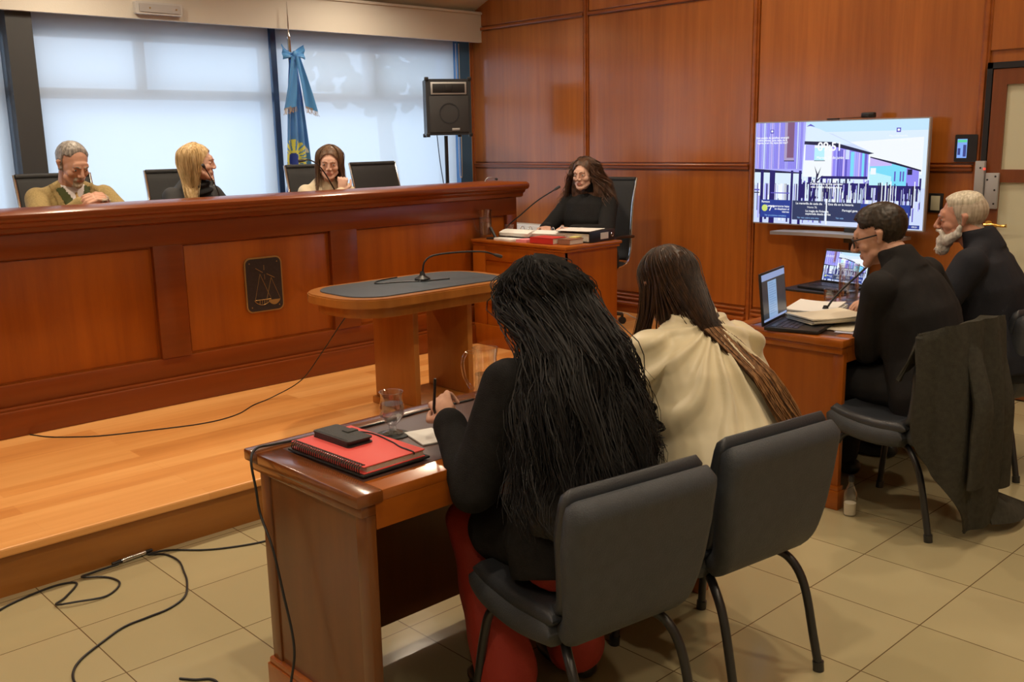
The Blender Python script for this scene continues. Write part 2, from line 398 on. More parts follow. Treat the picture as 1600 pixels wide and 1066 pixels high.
for (y0, y1) in ((5.625, 7.0), (4.015, 5.575), (2.445, 3.965)):
    mb = MB(); mb.box(WX-0.030, WX, y0, y1, 1.360, 1.400, 0.008); mb.box(WX-0.042, WX-0.02, y0, y1, 1.384, 1.400, 0.006); struct('trim_rail', mb, 'rail_wood', smooth=False)
    mb = MB(); mb.box(WX-0.028, WX, y0, y1, 2.578, 2.606, 0.008); struct('trim_rail', mb, 'rail_wood', smooth=False)
    mb = MB()
    mb.box(WX-0.020, WX, y0, y1, 0.02 if y1 < 3.99 else 0.19, 0.345); mb.box(WX-0.045, WX, y0, y1, 0.255, 0.285, 0.010); mb.box(WX-0.038, WX, y0, y1, 0.300, 0.322, 0.009); mb.box(WX-0.030, WX, y0, y1, 0.332, 0.348, 0.006)
    struct('baseboard_right', mb, 'rail_wood', smooth=False)
mb = MB(); mb.box(WX-0.035, WX, 7.03, 7.06, 0.19, 2.49); struct('trim_corner', mb, 'white_trim', smooth=False)
# window wall (y = WY): sill wall, lintel, fascia, columns, frames, glass, roller blinds
mb = MB(); mb.box(-4, WX+0.2, WY+0.05, WY+0.3, -0.1, 0.95); struct('wall_back', mb, 'cream_paint', smooth=False)
mb = MB(); mb.box(-4, WX+0.2, WY+0.05, WY+0.3, 2.40, 4.4); struct('wall_lintel', mb, 'cream_paint', smooth=False)
mb = MB(); mb.box(-4, WX, WY-0.17, WY-0.13, 2.475, 2.74); mb.box(-4, WX, WY-0.13, WY+0.05, 2.52, 2.74); struct('wall_fascia', mb, 'cream_paint', smooth=False)
mb = MB(); mb.box(-4, WX, WY-0.185, WY-0.13, 2.715, 2.735, 0.005); struct('trim_cornice', mb, 'cream_paint', smooth=False)
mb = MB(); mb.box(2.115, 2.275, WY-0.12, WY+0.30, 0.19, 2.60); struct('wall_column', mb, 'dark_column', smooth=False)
mb = MB(); mb.box(5.965, 6.105, WY-0.02, WY+0.30, 0.19, 2.52); struct('wall_column', mb, 'blue_lit_column', smooth=False)
bounds = [(-3.9, 2.115), (2.275, 4.08), (4.08, 5.965)]
for i, (a, b) in enumerate(bounds):
    n = i+1; mb = MB(); f = 0.045; y0, y1 = WY+0.10, WY+0.16
    mb.box(a, a+f, y0, y1, 0.95, 2.40); mb.box(b-f, b, y0, y1, 0.95, 2.40); mb.box(a, b, y0, y1, 0.95, 0.995); mb.box(a, b, y0, y1, 2.355, 2.40)
    mb.box(a, b, y0-0.02, y1, 1.945, 2.015)
    cx = {1: 0.9, 2: 3.07, 3: 5.06}[n]; mb.box(cx-0.03, cx+0.03, y0, y1, 2.0, 2.40)
    if n == 1: mb.box(-1.3, -1.24, y0, y1, 0.95, 2.4)
    o = struct('window_%d' % n, mb, 'alu_frame', smooth=False)
    mb = MB(); mb.box(a+f, b-f, WY+0.125, WY+0.131, 0.99, 2.36); g = mb.build('glass_pane', 'window_glass', o, smooth=False)
mb = MB(); mb.box(4.062, 4.108, WY-0.02, WY+0.2, 0.95, 2.50); struct('trim_mullion', mb, 'navy_frame', smooth=False)
for (a, b, lab) in ((-3.8, 2.10, 'pale roller blind left of the dark column'), (2.285, 4.055, 'pale roller blind over the wide window behind the tan-jacketed judge'), (4.112, 5.93, 'pale roller blind behind the flag and the loudspeaker')):
    t = thing('roller_blind', lab, 'blind', ((a+b)/2, WY, 0.97), group='roller blinds on the windows')
    h = (b-a)/2; mb = MB(); mb.grid(lambda u, v: (-h+2*h*u, 0.004*math.sin(u*9), 1.53*v-0.0), 24, 4); mb.build('blind_fabric', 'blind_fabric', t)
    mb = MB(); mb.box(-h, h, -0.010, 0.010, -0.02, 0.004, 0.004); mb.build('bottom_bar', 'white_trim', t)
    mb = MB(); mb.cyl((-h, 0.0, 1.545), (h, 0.0, 1.545), 0.022); mb.build('roller', 'dull_metal', t)
    if a > 4:
        mb = MB(); mb.tube(cat_rom([(h+0.012, -0.02, 1.5), (h+0.016, -0.02, 0.9), (h+0.02, -0.02, 0.36), (h+0.034, -0.02, 0.31), (h+0.048, -0.02, 0.36), (h+0.05, -0.02, 0.9), (h+0.05, -0.02, 1.5)], 6), 0.0035, 6); mb.build('pull_cord', 'white_trim', t)
# ceiling slopes up from the window wall
mb = MB()
mb.rings([[V(-4, y, z) for y, z in ((7.4, 2.72), (7.05, 2.72), (3.48, 4.22), (-3.6, 4.22), (-3.6, 4.4), (7.4, 4.4))], [V(WX+0.1, y, z) for y, z in ((7.4, 2.72), (7.05, 2.72), (3.48, 4.22), (-3.6, 4.22), (-3.6, 4.4), (7.4, 4.4))]])
struct('ceiling', mb, 'ceiling_paint', smooth=False)
mb = MB(); mb.box(-4.1, -4, -3.6, WY+0.3, -0.1, 4.4); struct('wall_left', mb, 'cream_paint', smooth=False)
mb = MB(); mb.box(-4.1, WX+0.2, -3.6, -3.5, -0.1, 4.4); struct('wall_front', mb, 'cream_paint', smooth=False)
emis('lamp_glow', (1.0, 0.8, 0.55), 14)
for (x, y) in LAMPS:
    lab = 'round recessed ceiling downlight %s' % ('over the judges bench' if y > 6 else 'over the courtroom floor')
    t = thing('ceiling_light', lab, 'ceiling light', (x, y, ceil_z(y)-0.07), group='recessed ceiling downlights')
    mb = MB(); mb.lathe([(0.085, 0.0), (0.11, 0.0), (0.115, 0.012), (0.11, 0.09), (0.085, 0.09)], seg=24); mb.build('housing', 'white_trim', t)
    mb = MB(); mb.lathe([(0.001, 0.02), (0.084, 0.02)], seg=24); mb.build('lamp_disc', 'lamp_glow', t)
# door in the wooden wall at the right (x = WX), frosted panes
o = bpy.data.objects.new('door_1', None); COL.objects.link(o); o.location = (WX, 2.39, 0); tag(o, kind='structure')
mb = MB(); mb.box(-0.05, 0.0, -0.03, 0.0, 0, 1.99); mb.box(-0.05, 0, -1.05, 0, 1.955, 1.99); mb.box(-0.05, 0, -1.08, -1.05, 0, 1.99); mb.build('door_frame', 'black_plastic', o, smooth=False)
mb = MB(); y0, y1 = -1.045, -0.035
mb.box(-0.045, -0.005, -0.115, y1, 0.01, 1.95); mb.box(-0.045, -0.005, y0, y0+0.09, 0.01, 1.95)
for (a, b) in ((1.862, 1.95), (1.300, 1.375), (0.66, 0.76), (0.01, 0.12)): mb.box(-0.045, -0.005, y0+0.09, -0.115, a, b)
mb.build('door_leaf', 'door_wood', o, smooth=False)
mb = MB()
for (a, b) in ((1.375, 1.862), (0.76, 1.300), (0.12, 0.66)): mb.box(-0.03, -0.02, y0+0.09, -0.115, a, b)
mb.build('door_pane', 'frosted_glass', o, smooth=False)
mb = MB(); mb.cyl((-0.045, -0.075, 1.05), (-0.052, -0.075, 1.05), 0.024); mb.cyl((-0.05, -0.075, 1.05), (-0.095, -0.075, 1.05), 0.009)
mb.tube(cat_rom([(-0.095, -0.065, 1.05), (-0.095, -0.12, 1.052), (-0.09, -0.16, 1.047), (-0.088, -0.19, 1.05)], 5), [0.010]*8+[0.008]*7+[0.012], 10)
mb.cyl((-0.045, -0.075, 0.95), (-0.052, -0.075, 0.95), 0.018); mb.build('door_handle', 'brass', o)
# ================================================================== furniture
# ---- judges' bench: long panelled front with a moulded ledge
BX0, BX1 = -0.6, 4.90
t = thing('judges_bench', 'long panelled wooden judges bench with a moulded ledge on the platform', 'judges bench', (0, 5.2, 0.19))
mb = MB()
prof = [(-0.115, 1.118), (0.62, 1.118), (0.62, 1.095), (-0.095, 1.085), (-0.075, 1.06), (-0.05, 1.045), (-0.045, 1.015), (-0.03, 1.0), (-0.03, 0.99), (0.05, 0.99)]
led = [(0.30, 1.118), (-0.10, 1.118), (-0.122, 1.105), (-0.125, 1.085), (-0.112, 1.068), (-0.085, 1.062), (-0.078, 1.045), (-0.060, 1.036), (-0.055, 1.015), (-0.035, 1.005), (0.05, 1.0), (0.06, 1.07), (0.30, 1.08)]
mb.rings([[V(BX0-0.02, y, z) for y, z in led], [V(BX1+0.045, y, z) for y, z in led]]); mb.build('ledge', 'bench_frame', t, angle=50)
pil = [(-0.62, -0.45), (0.6, 0.77), (2.185, 2.355), (3.31, 3.505), (4.80, 4.90)]
pan = [(-0.45, 0.6), (0.77, 2.185), (2.355, 3.31), (3.505, 4.80)]
mb = MB()
mb.box(BX0, BX1, -0.035, 0.02, 0.885, 1.01, 0.004)                       # frieze under the ledge
mb.box(BX0, BX1, -0.030, 0.02, 0.135, 0.262, 0.004)                      # rail under the panels
mb.build('top_rail', 'bench_frame', t)
mb = MB(); mb.box(BX0, BX1, -0.065, 0.02, 0.0, 0.135, 0.008); mb.box(BX0, BX1, -0.052, 0.02, 0.13, 0.150, 0.006); mb.build('plinth', 'bench_frame', t)
for a, b in pil:
    mb = MB(); mb.box(a, b, -0.036, 0.02, 0.262, 0.886, 0.003); mb.build('stile', 'bench_frame', t)
for a, b in pan:
    mb = MB(); mb.box(a+0.012, b-0.012, -0.012, 0.02, 0.272, 0.876, 0.008); mb.box(a, b, -0.006, 0.02, 0.255, 0.89); mb.build('front_panel', 'bench_panel', t)
mb = MB(); mb.box(BX1-0.03, BX1, 0.02, 0.57, 0.0, 1.06, 0.004); mb.build('end_panel', 'bench_panel', t)
mb = MB(); mb.box(BX0, BX1-0.03, 0.05, 0.57, 0.86, 0.90, 0.006); mb.build('desktop', 'desk_wood', t)
# ---- plaque with the scales
t = thing('wall_plaque', 'dark brass-edged plaque engraved with scales on the bench front', 'plaque', (2.843, 5.186, 0.795))
mb = MB(); mb.prism(rrect(0.245, 0.325, 0.038), lambda x, y: V(x, 0.0, y), lambda x, y: V(x, -0.009, y)); mb.build('plaque_frame', 'brass_dull', t)
mb = MB(); mb.prism(rrect(0.229, 0.309, 0.032), lambda x, y: V(x, -0.008, y), lambda x, y: V(x, -0.0105, y)); mb.build('plaque_plate', 'plaque_dark', t)
mb = MB(); L = lambda a, b, r=0.0011: mb.tube([(a[0], -0.0112, a[1]), (b[0], -0.0112, b[1])], r, 5)
L((0.003, 0.115), (0.002, 0.085), 0.0016); L((0.003, 0.06), (0.004, 0.03), 0.0014)
L((-0.052, 0.10), (-0.008, 0.072), 0.0016); L((0.018, 0.062), (0.068, 0.035), 0.0020)
L((-0.026, 0.064), (-0.066, -0.085)); L((-0.026, 0.064), (0.036, -0.085)); L((0.046, 0.038), (0.010, -0.085), 0.0015); L((0.046, 0.038), (0.098, -0.092))
def pan_shape(x0, x1, zt, d, open_):
    pts = [(x0+(x1-x0)*k/14, zt-d*math.sin(PI*k/14)**0.7) for k in range(15)]
    if open_:
        for a, b in zip(pts, pts[1:]): L(a, b, 0.0016)
        L((x0, zt), (x1, zt), 0.0022)
        for x in (x0+0.035, x0+0.05, x0+0.066, x0+0.08): L((x, zt), (x-0.002, zt-d*0.8), 0.002)
    else: mb.prism(pts, lambda x, y: V(x, -0.0104, y), lambda x, y: V(x, -0.0125, y))
pan_shape(-0.072, 0.036, -0.09, 0.03, True); pan_shape(0.018, 0.098, -0.096, 0.03, False)
for x, z in ((-0.09, 0.13), (0.09, 0.13), (0.09, -0.13), (-0.09, -0.13)): mb.cyl((x, -0.0105, z), (x, -0.0125, z), 0.0035, seg=8)
mb.build('engraved_scales', 'brass_dull', t)
# ---- clerk's desk on the platform
t = thing('clerk_desk', 'wooden clerk desk on the platform at the end of the judges bench', 'desk', (4.47, 4.27, 0.19))
W, D, Hh = 0.50, 0.885, 0.745
mb = MB(); mb.box(-0.03, W+0.02, -0.03, D, Hh-0.022, Hh, 0.006); mb.box(-0.018, W+0.01, -0.018, D, Hh-0.04, Hh-0.022, 0.004); mb.build('desktop', 'desk_wood', t)
mb = MB(); mb.box(0, 0.02, 0, D, 0.0, Hh-0.04)
mb.box(-0.012, 0.0, 0.0, 0.09, 0.1, Hh-0.04, 0.003); mb.box(-0.012, 0.0, D-0.13, D, 0.1, Hh-0.04, 0.003); mb.box(-0.012, 0.0, 0.09, D-0.13, Hh-0.14, Hh-0.04, 0.003)
mb.box(-0.012, 0.0, 0.09, D-0.13, 0.30, 0.38, 0.004); mb.box(-0.016, 0.0, 0.0, D, 0.0, 0.15, 0.004); mb.build('front_panel', 'bench_panel', t)
mb = MB(); mb.box(0.0, W, 0.0, 0.02, 0.0, Hh-0.04); mb.box(0.0, W+0.012, -0.010, 0.0, 0.0, 0.13, 0.004); mb.build('side_panel', 'bench_panel', t)
mb = MB(); mb.box(0.02, W, D-0.02, D, 0.0, Hh-0.04); mb.build('side_panel', 'bench_panel', t)
# ---- lectern table
t = thing('lectern_table', 'oval-ended wooden witness table with inset blue-grey mat, standing on two panels', 'table', (3.12, 4.10, 0.19), 0.0)
tx, ty, tz = 0, 0, 0.675
def outl(w, h, r): return rrect(w, h, r, 9)
mb = MB(); mb.prism(outl(1.12, 0.62, 0.24), lambda x, y: V(x, y, tz-0.045), lambda x, y: V(x, y, tz-0.006)); mb.prism(outl(1.105, 0.605, 0.233), lambda x, y: V(x, y, tz-0.006), lambda x, y: V(x, y, tz)); mb.build('tabletop', 'lectern_wood', t, angle=25)
mb = MB(); mb.prism(outl(1.02, 0.54, 0.21), lambda x, y: V(x, y, tz-0.10), lambda x, y: V(x, y, tz-0.045)); mb.build('apron', 'lectern_wood', t, angle=25)
mb = MB(); mb.prism(outl(0.98, 0.50, 0.17), lambda x, y: V(x, y, tz), lambda x, y: V(x, y, tz+0.005)); mb.build('writing_mat', 'blue_mat', t, angle=25)
for x in (-0.10, 0.27):
    mb = MB(); mb.box(x, x+0.035, -0.12, 0.24, 0.04, tz-0.10, 0.004); mb.build('leg', 'lectern_wood', t)
mb = MB(); mb.box(-0.115, 0.33, -0.14, 0.26, 0.0, 0.04, 0.008); mb.build('base', 'lectern_wood', t)
# ---- front desk and its twin further right
def court_desk(loc, W, lab, top='desk_dark', side='desk_side'):
    t = thing('court_desk', lab, 'desk', loc); D, H = 0.53, 0.75
    mb = MB()
    mb.box(0.05, W-0.05, 0.0, D-0.046, H-0.029, H-0.0005, 0.002)
    mb.build('desktop', 'desk_wood', t)
    mb = MB()   # raised moulded border on three sides
    mb.box(-0.03, 0.05, -0.01, D-0.045, H-0.030, H+0.004, 0.006); mb.box(-0.03, W+0.03, D-0.0455, D+0.03, H-0.0302, H+0.0042, 0.006); mb.box(W-0.05, W+0.03, -0.01, D-0.045, H-0.030, H+0.004, 0.006)
    mb.box(-0.014, 0.036, 0.0, D+0.016, H-0.062, H-0.030, 0.006); mb.box(W-0.036, W+0.014, 0.0, D+0.016, H-0.062, H-0.030, 0.006); mb.box(0.03, W-0.03, D-0.02, D+0.0155, H-0.0615, H-0.030, 0.006)
    mb.build('moulded_edge', top, t)
    mb = MB(); mb.box(0.052, W-0.052, 0.08, D-0.048, H-0.006, H+0.0008); mb.build('writing_surface', 'desk_blotter', t)
    for s in (0, 1):
        x = 0.0 if s == 0 else W-0.03
        mb = MB(); mb.box(x+0.006, x+0.024, 0.03, D-0.03, 0.1, H-0.06); mb.box(x, x+0.03, 0.0, 0.05, 0.1, H-0.06, 0.004); mb.box(x, x+0.03, D-0.05, D, 0.1, H-0.06, 0.006)
        mb.build('side_panel', side, t)
        mb = MB(); mb.box(x-0.014, x+0.044, -0.012, D+0.014, 0.0, 0.085, 0.004); mb.box(x-0.010, x+0.040, -0.008, D+0.010, 0.08, 0.105, 0.008); mb.build('foot_moulding', 'desk_wood', t)
    mb = MB(); mb.box(0.03, W-0.03, D-0.05, D-0.03, 0.08, H-0.06); mb.build('modesty_panel', 'desk_side', t)
    mb = MB(); mb.box(0.03, W-0.03, 0.0, 0.022, H-0.10, H-0.029); mb.build('front_rail', 'desk_wood', t)
    return t
dk = court_desk((1.287, 1.92, 0), 1.43, 'wooden desk with moulded edge in front, holding the red notebook')
mb = MB(); mb.box(0.031, 0.033, 0.20, 0.29, 0.26, 0.50); mb.build('paper_label', 'label_white', dk, smooth=False)
court_desk((3.75, 1.97, 0), 1.55, 'wooden desk with laptop and papers where the two men sit', 'desk_wood', 'bench_panel')
# ---- upholstered visitor chairs
def slab(mb, path, wf, th, n=6):
    """rounded upholstered slab swept along a (y,z) path; wf(t) is the half width"""
    P = [Vector((0, y, z)) for y, z in path]; P = cat_rom(P, n); N = len(P); R = []
    for i, p in enumerate(P):
        t = i/(N-1); tg = (P[min(i+1, N-1)]-P[max(i-1, 0)]).normalized(); nr = V(0, tg.z, -tg.y)
        e = min(1.0, max(0.0, min(t, 1-t)/0.045)); e = math.sqrt(max(0.02, 1-(1-e)**2))
        hw = wf(t); h = th/2*e; r = min(h, th*0.45)
        ring = []
        for (x, q) in rrect(hw*2, h*2, r*0.98, 4): ring.append(p+V(1, 0, 0)*x+nr*q)
        R.append(ring)
    mb.rings(R)
def visitor_chair(lab, loc, rz, legs=True):
    t = thing('visitor_chair', lab, 'chair', loc, rz, 'grey upholstered visitor chairs')
    def wb(t_):
        w = 0.175+0.060*min(1, t_/0.75)**0.8
        if t_ < 0.14: w *= math.sqrt(1-(1-t_/0.14)**2*0.75)
        if t_ > 0.93: w *= 1-0.10*((t_-0.93)/0.07)**2
        return w
    mb = MB(); slab(mb, [(-0.06, 0.375), (-0.145, 0.43), (-0.175, 0.52), (-0.190, 0.64), (-0.212, 0.785)], wb, 0.075); b = mb.build('backrest', 'chair_vinyl', t, angle=60)
    # welt: padded front edge curling over the top and a seam line round the shell
    mb = MB(); slab(mb, [(-0.02, 0.43), (-0.105, 0.47), (-0.135, 0.56), (-0.150, 0.68), (-0.178, 0.805)], lambda q: wb(q)*0.97, 0.035); mb.build('back_cushion', 'chair_vinyl_gloss', t, angle=60)
    mb = MB(); pts = []
    for q in range(41):
        a = q/40; s = -1 if a < 0.5 else 1
        k = abs(a-0.5)*2; tt = 1-k*0.93
        if k < 0.2: x = (a-0.5)/0.1*wb(0.93)*0.93; tt = 0.985
        else: x = s*wb(1-(k-0.2)/0.8*0.9)*0.985; tt = 0.97-(k-0.2)/0.8*0.85
        y = -0.09-0.09*min(1, tt*1.6)-0.033*tt - 0.036; z = 0.375+0.46*tt*0.965
        pts.append((x, y+0.028, z))
    mb = MB(); slab(mb, [(-0.10, 0.40), (0.05, 0.385), (0.20, 0.40), (0.265, 0.43)], lambda q: 0.215+0.01*math.sin(q*PI), 0.085); mb.build('seat', 'chair_vinyl', t, angle=60)
    mb = MB(); slab(mb, [(-0.11, 0.44), (0.05, 0.428), (0.19, 0.44), (0.25, 0.455)], lambda q: 0.21, 0.05); mb.build('seat_cushion', 'chair_vinyl_gloss', t, angle=60)
    for sx in (-1, 1):
        mb = MB(); mb.tube(cat_rom([(sx*0.10, 0.02, 0.345), (sx*0.135, -0.055, 0.355), (sx*0.165, -0.115, 0.335), (sx*0.178, -0.165, 0.26), (sx*0.182, -0.205, 0.10), (sx*0.185, -0.225, 0.012)], 6), 0.0135, 12); mb.cyl((sx*0.185, -0.2255, 0.0), (sx*0.185, -0.2225, 0.03), 0.017); mb.build('leg', 'black_metal', t)
        mb = MB(); mb.tube(cat_rom([(sx*0.10, 0.10, 0.345), (sx*0.15, 0.17, 0.355), (sx*0.175, 0.215, 0.33), (sx*0.185, 0.24, 0.25), (sx*0.195, 0.262, 0.10), (sx*0.20, 0.272, 0.012)], 6), 0.0135, 12); mb.cyl((sx*0.20, 0.272, 0.0), (sx*0.20, 0.270, 0.03), 0.017); mb.build('leg', 'black_metal', t)
    mb = MB(); mb.tube([(-0.10, 0.10, 0.345), (-0.10, 0.02, 0.345)], 0.0135, 10); mb.tube([(0.10, 0.10, 0.345), (0.10, 0.02, 0.345)], 0.0135, 10); mb.tube([(-0.10, 0.06, 0.345), (0.10, 0.06, 0.345)], 0.012, 10); mb.build('seat_frame', 'black_metal', t)
    return t
chair_L = visitor_chair('grey upholstered chair carrying the woman with long black curls', (1.785, 1.625, 0), math.radians(-8.4))
chair_R = visitor_chair('grey upholstered chair carrying the woman in the cream blouse', (2.36, 1.60, 0), math.radians(-7.5))
chair_M = visitor_chair('grey upholstered chair with the long dark coat hung over it', (3.90, 1.73, 0), math.radians(-9))
chair_N = visitor_chair('grey upholstered chair under the white-bearded man', (4.86, 1.72, 0), math.radians(-14))
# ---- office chairs behind the bench and for the clerk
def office_chair(lab, loc, rz, grp='black mesh office chairs'):
    t = thing('office_chair', lab, 'chair', loc, rz, grp)
    path = [(-0.16, 0.50), (-0.20, 0.58), (-0.205, 0.72), (-0.225, 0.90), (-0.27, 1.10)]
    mb = MB(); slab(mb, path, lambda q: 0.215, 0.022); mb.build('backrest', 'mesh_black', t, angle=60)
    mb = MB(); mb.tube([(-0.215, -0.275, 1.105), (0.215, -0.275, 1.105)], 0.016, 10); mb.build('top_roll', 'mesh_black', t)
    for sx in (-1, 1):
        mb = MB(); mb.tube(cat_rom([(sx*0.222, 0.20, 0.475), (sx*0.222, 0.0, 0.455), (sx*0.222, -0.14, 0.48), (sx*0.222, -0.20, 0.58), (sx*0.222, -0.207, 0.74), (sx*0.222, -0.228, 0.92), (sx*0.222, -0.28, 1.115)], 6), 0.0095, 10); mb.build('side_rail', 'chrome', t)
        mb = MB(); mb.tube(cat_rom([(sx*0.245, -0.20, 0.68), (sx*0.265, -0.05, 0.69), (sx*0.265, 0.08, 0.685), (sx*0.25, 0.12, 0.60), (sx*0.232, 0.10, 0.475)], 6), 0.012, 8); mb.build('armrest', 'black_metal', t)
    mb = MB(); slab(mb, [(0.22, 0.465), (0.12, 0.475), (-0.02, 0.465), (-0.15, 0.475)], lambda q: 0.215, 0.035); mb.build('seat', 'mesh_black', t, angle=60)
    mb = MB(); mb.cyl((0, 0.02, 0.12), (0, 0.02, 0.45), 0.025); mb.build('gas_column', 'chrome', t)
    for k in range(5):
        a = k*2*PI/5+0.3; c, s = math.cos(a), math.sin(a)
        mb = MB(); mb.tube([(0, 0.02, 0.12), (0.26*c, 0.02+0.26*s, 0.075)], [0.022, 0.014], 10); l = mb.build('star_leg', 'black_metal', t)
        mb = MB(); mb.cyl((0.26*c-0.012*s, 0.02+0.26*s+0.012*c, 0.028), (0.26*c+0.012*s, 0.02+0.26*s-0.012*c, 0.028), 0.028); mb.cyl((0.26*c, 0.02+0.26*s, 0.028), (0.26*c, 0.02+0.26*s, 0.08), 0.01); mb.build('caster', 'black_plastic', l)
    return t
FZ = 0.34
oc = office_chair('black mesh office chair behind the grey-haired man in tan jacket', (2.09, 6.03, FZ+0.03), PI, 'black mesh office chairs'); oc.location.z = FZ
def more(lab, loc, rz):
    c = copy_tree(oc); c.location = loc; c.rotation_euler = (0, 0, rz); c['label'] = lab; return c
more('black mesh office chair behind the blonde woman', (2.86, 6.03, FZ), PI-0.12)
more('black mesh office chair behind the judge with brown hair', (3.88, 6.00, FZ), PI-0.10)
more('empty black mesh office chair at the judges bench', (4.52, 6.10, FZ), PI+0.05)
more('black chrome-edged office chair of the clerk by the wooden wall', (5.50, 4.98, 0.19), PI/2+0.12)
# ---- television on a cart
t = thing('television', 'large flat television showing a lock screen at 09:51', 'television', (5.985, 3.272, 1.342))
TW, TH = 1.225, 0.695
mb = MB(); mb.prism(rrect(TW, TH, 0.008, 3), lambda x, y: V(0.0, x, y), lambda x, y: V(0.03, x, y)); mb.box(0.03, 0.07, -0.35, 0.35, -0.28, 0.12, 0.015); mb.build('bezel', 'dull_metal', t, angle=30)
# ---- picture of stilt houses on the lock screen: flat coloured shapes and lettering
PAL = {'sky': (0.55, 0.80, 1.0), 'white': (0.9, 0.95, 1.0), 'plank': (0.28, 0.25, 0.90), 'plank2': (0.42, 0.42, 1.0), 'plankd': (0.12, 0.10, 0.55), 'dark': (0.015, 0.012, 0.14), 'black': (0.01, 0.01, 0.05),
       'brown': (0.22, 0.10, 0.20), 'brownl': (0.42, 0.34, 0.55), 'aqua': (0.20, 0.72, 0.95), 'aqual': (0.50, 0.88, 0.98), 'haze': (0.72, 0.86, 1.0), 'pale': (0.62, 0.72, 0.98), 'card': (0.03, 0.045, 0.12), 'cardb': (0.02, 0.05, 0.30), 'pink': (0.60, 0.50, 0.95), 'yellow': (0.62, 0.75, 0.18), 'link': (0.30, 0.55, 0.95), 'txt': (0.95, 0.97, 1.0)}
PK = list(PAL)
for k_ in PK: emis('screen_'+k_, PAL[k_], 1.0)
def screen_picture():
    """unit picture, x 0..1 left to right, y 0..1 top to bottom; layers separated by a hair"""
    mb = MB(); rnd = random.Random(3); lay = [0]
    def poly(c, *pts):
        lay[0] += 1; d = 0.000006*lay[0]
        mb.mi = PK.index(c); vs = [mb.bm.verts.new((x, y, d)) for x, y in pts]; mb._f(vs)
    def R(c, x0, y0, x1, y1): poly(c, (x0, y0), (x1, y0), (x1, y1), (x0, y1))
    R('haze', 0, 0, 1, 1); R('sky', 0.32, 0, 1, 0.10); poly('white', (0.55, 0.2), (0.98, 0.16), (0.98, 0.5), (0.7, 0.4))
    R('pale', 0, 0.62, 1, 1.0)
    # water with posts and reflections
    for k in range(150):
        x = rnd.random(); w_ = rnd.uniform(0.003, 0.012); y0 = rnd.uniform(0.5, 0.62); y1 = rnd.uniform(0.70, 1.0)
        R(rnd.choice(['dark', 'black', 'plankd', 'white', 'white', 'plank2', 'dark']), x, y0, min(1, x+w_), y1)
    R('dark', 0.30, 0.60, 0.97, 0.74)
    for k in range(120):
        x = 0.30+0.68*rnd.random(); y0 = rnd.uniform(0.58, 0.70); R(rnd.choice(['white', 'haze', 'plank2', 'black', 'pale']), x, y0, x+rnd.uniform(0.002, 0.007), min(0.99, y0+rnd.uniform(0.05, 0.18)))
    # far blue house
    poly('pink', (0.70, 0.34), (0.83, 0.39), (0.95, 0.455), (0.95, 0.5), (0.70, 0.5))
    poly('aqua', (0.70, 0.425), (0.86, 0.415), (0.86, 0.6), (0.70, 0.6)); poly('aqual', (0.70, 0.47), (0.83, 0.52), (0.86, 0.6), (0.70, 0.6))
    poly('aqua', (0.82, 0.40), (0.90, 0.43), (0.90, 0.61), (0.82, 0.60)); poly('plank', (0.90, 0.43), (0.965, 0.465), (0.965, 0.61), (0.90, 0.61))
    for x in (0.835, 0.865, 0.88): R('plankd', x, 0.47, x+0.008, 0.56)
    R('black', 0.905, 0.45, 0.93, 0.50); R('white', 0.705, 0.44, 0.735, 0.50)
    poly('black', (0.70, 0.335), (0.83, 0.385), (0.975, 0.455), (0.975, 0.47), (0.83, 0.405), (0.70, 0.345))
    R('dark', 0.70, 0.60, 0.97, 0.625)
    # middle house
    poly('pale', (0.30, 0.05), (0.48, 0.12), (0.705, 0.295), (0.32, 0.235), (0.30, 0.235))
    poly('haze', (0.32, 0.03), (0.40, 0.07), (0.60, 0.22), (0.32, 0.20))
    poly('white', (0.31, 0.22), (0.48, 0.24), (0.48, 0.53), (0.31, 0.53))
    poly('plank', (0.48, 0.235), (0.69, 0.31), (0.69, 0.53), (0.48, 0.53))
    x = 0.48
    while x < 0.68:
        w_ = rnd.uniform(0.006, 0.013); R(rnd.choice(['plank2', 'plankd', 'plank', 'pink', 'plankd']), x, 0.25+(x-0.48)*0.32, x+w_, 0.53); x += w_+0.003
    R('aqual', 0.375, 0.25, 0.435, 0.37); R('plank2', 0.32, 0.22, 0.375, 0.37); R('black', 0.375, 0.37, 0.44, 0.376)
    for a, b in ((0.59, 0.61), (0.655, 0.668)): R('aqua', a, 0.29, b, 0.52)
    R('pale', 0.56, 0.27, 0.582, 0.36)
    poly('black', (0.31, 0.185), (0.48, 0.195), (0.72, 0.305), (0.69, 0.315), (0.48, 0.235), (0.31, 0.215))
    R('dark', 0.42, 0.52, 0.69, 0.545); R('dark', 0.31, 0.585, 0.70, 0.60)
    poly('plankd', (0.32, 0.045), (0.345, 0.02), (0.375, 0.05), (0.345, 0.04))
    for k in range(46):
        x = 0.31+0.66*rnd.random(); y0 = rnd.uniform(0.56, 0.62); R(rnd.choice(['white', 'black', 'haze', 'dark', 'dark']), x, y0, x+rnd.uniform(0.003, 0.009), 0.80)
    # near house on the left
    poly('plank2', (0, 0), (0.318, 0), (0.305, 0.49), (0, 0.455)); x = 0.003
    while x < 0.30:
        w_ = rnd.uniform(0.004, 0.012); R(rnd.choice(['plank', 'plank2', 'pink', 'plank', 'pale']), x, 0.0, x+w_, 0.455); x += w_+0.004
        R('plankd', x-0.003, 0.0, x-0.001, 0.455)
    R('brownl', 0.188, 0, 0.212, 0.355); R('brown', 0.205, 0, 0.248, 0.365); R('brownl', 0.19, 0.345, 0.25, 0.375); R('black', 0.188, 0.372, 0.252, 0.38)
    poly('black', (0, 0.455), (0.305, 0.49), (0.305, 0.50), (0, 0.49))
    R('haze', 0, 0.50, 0.30, 0.60)
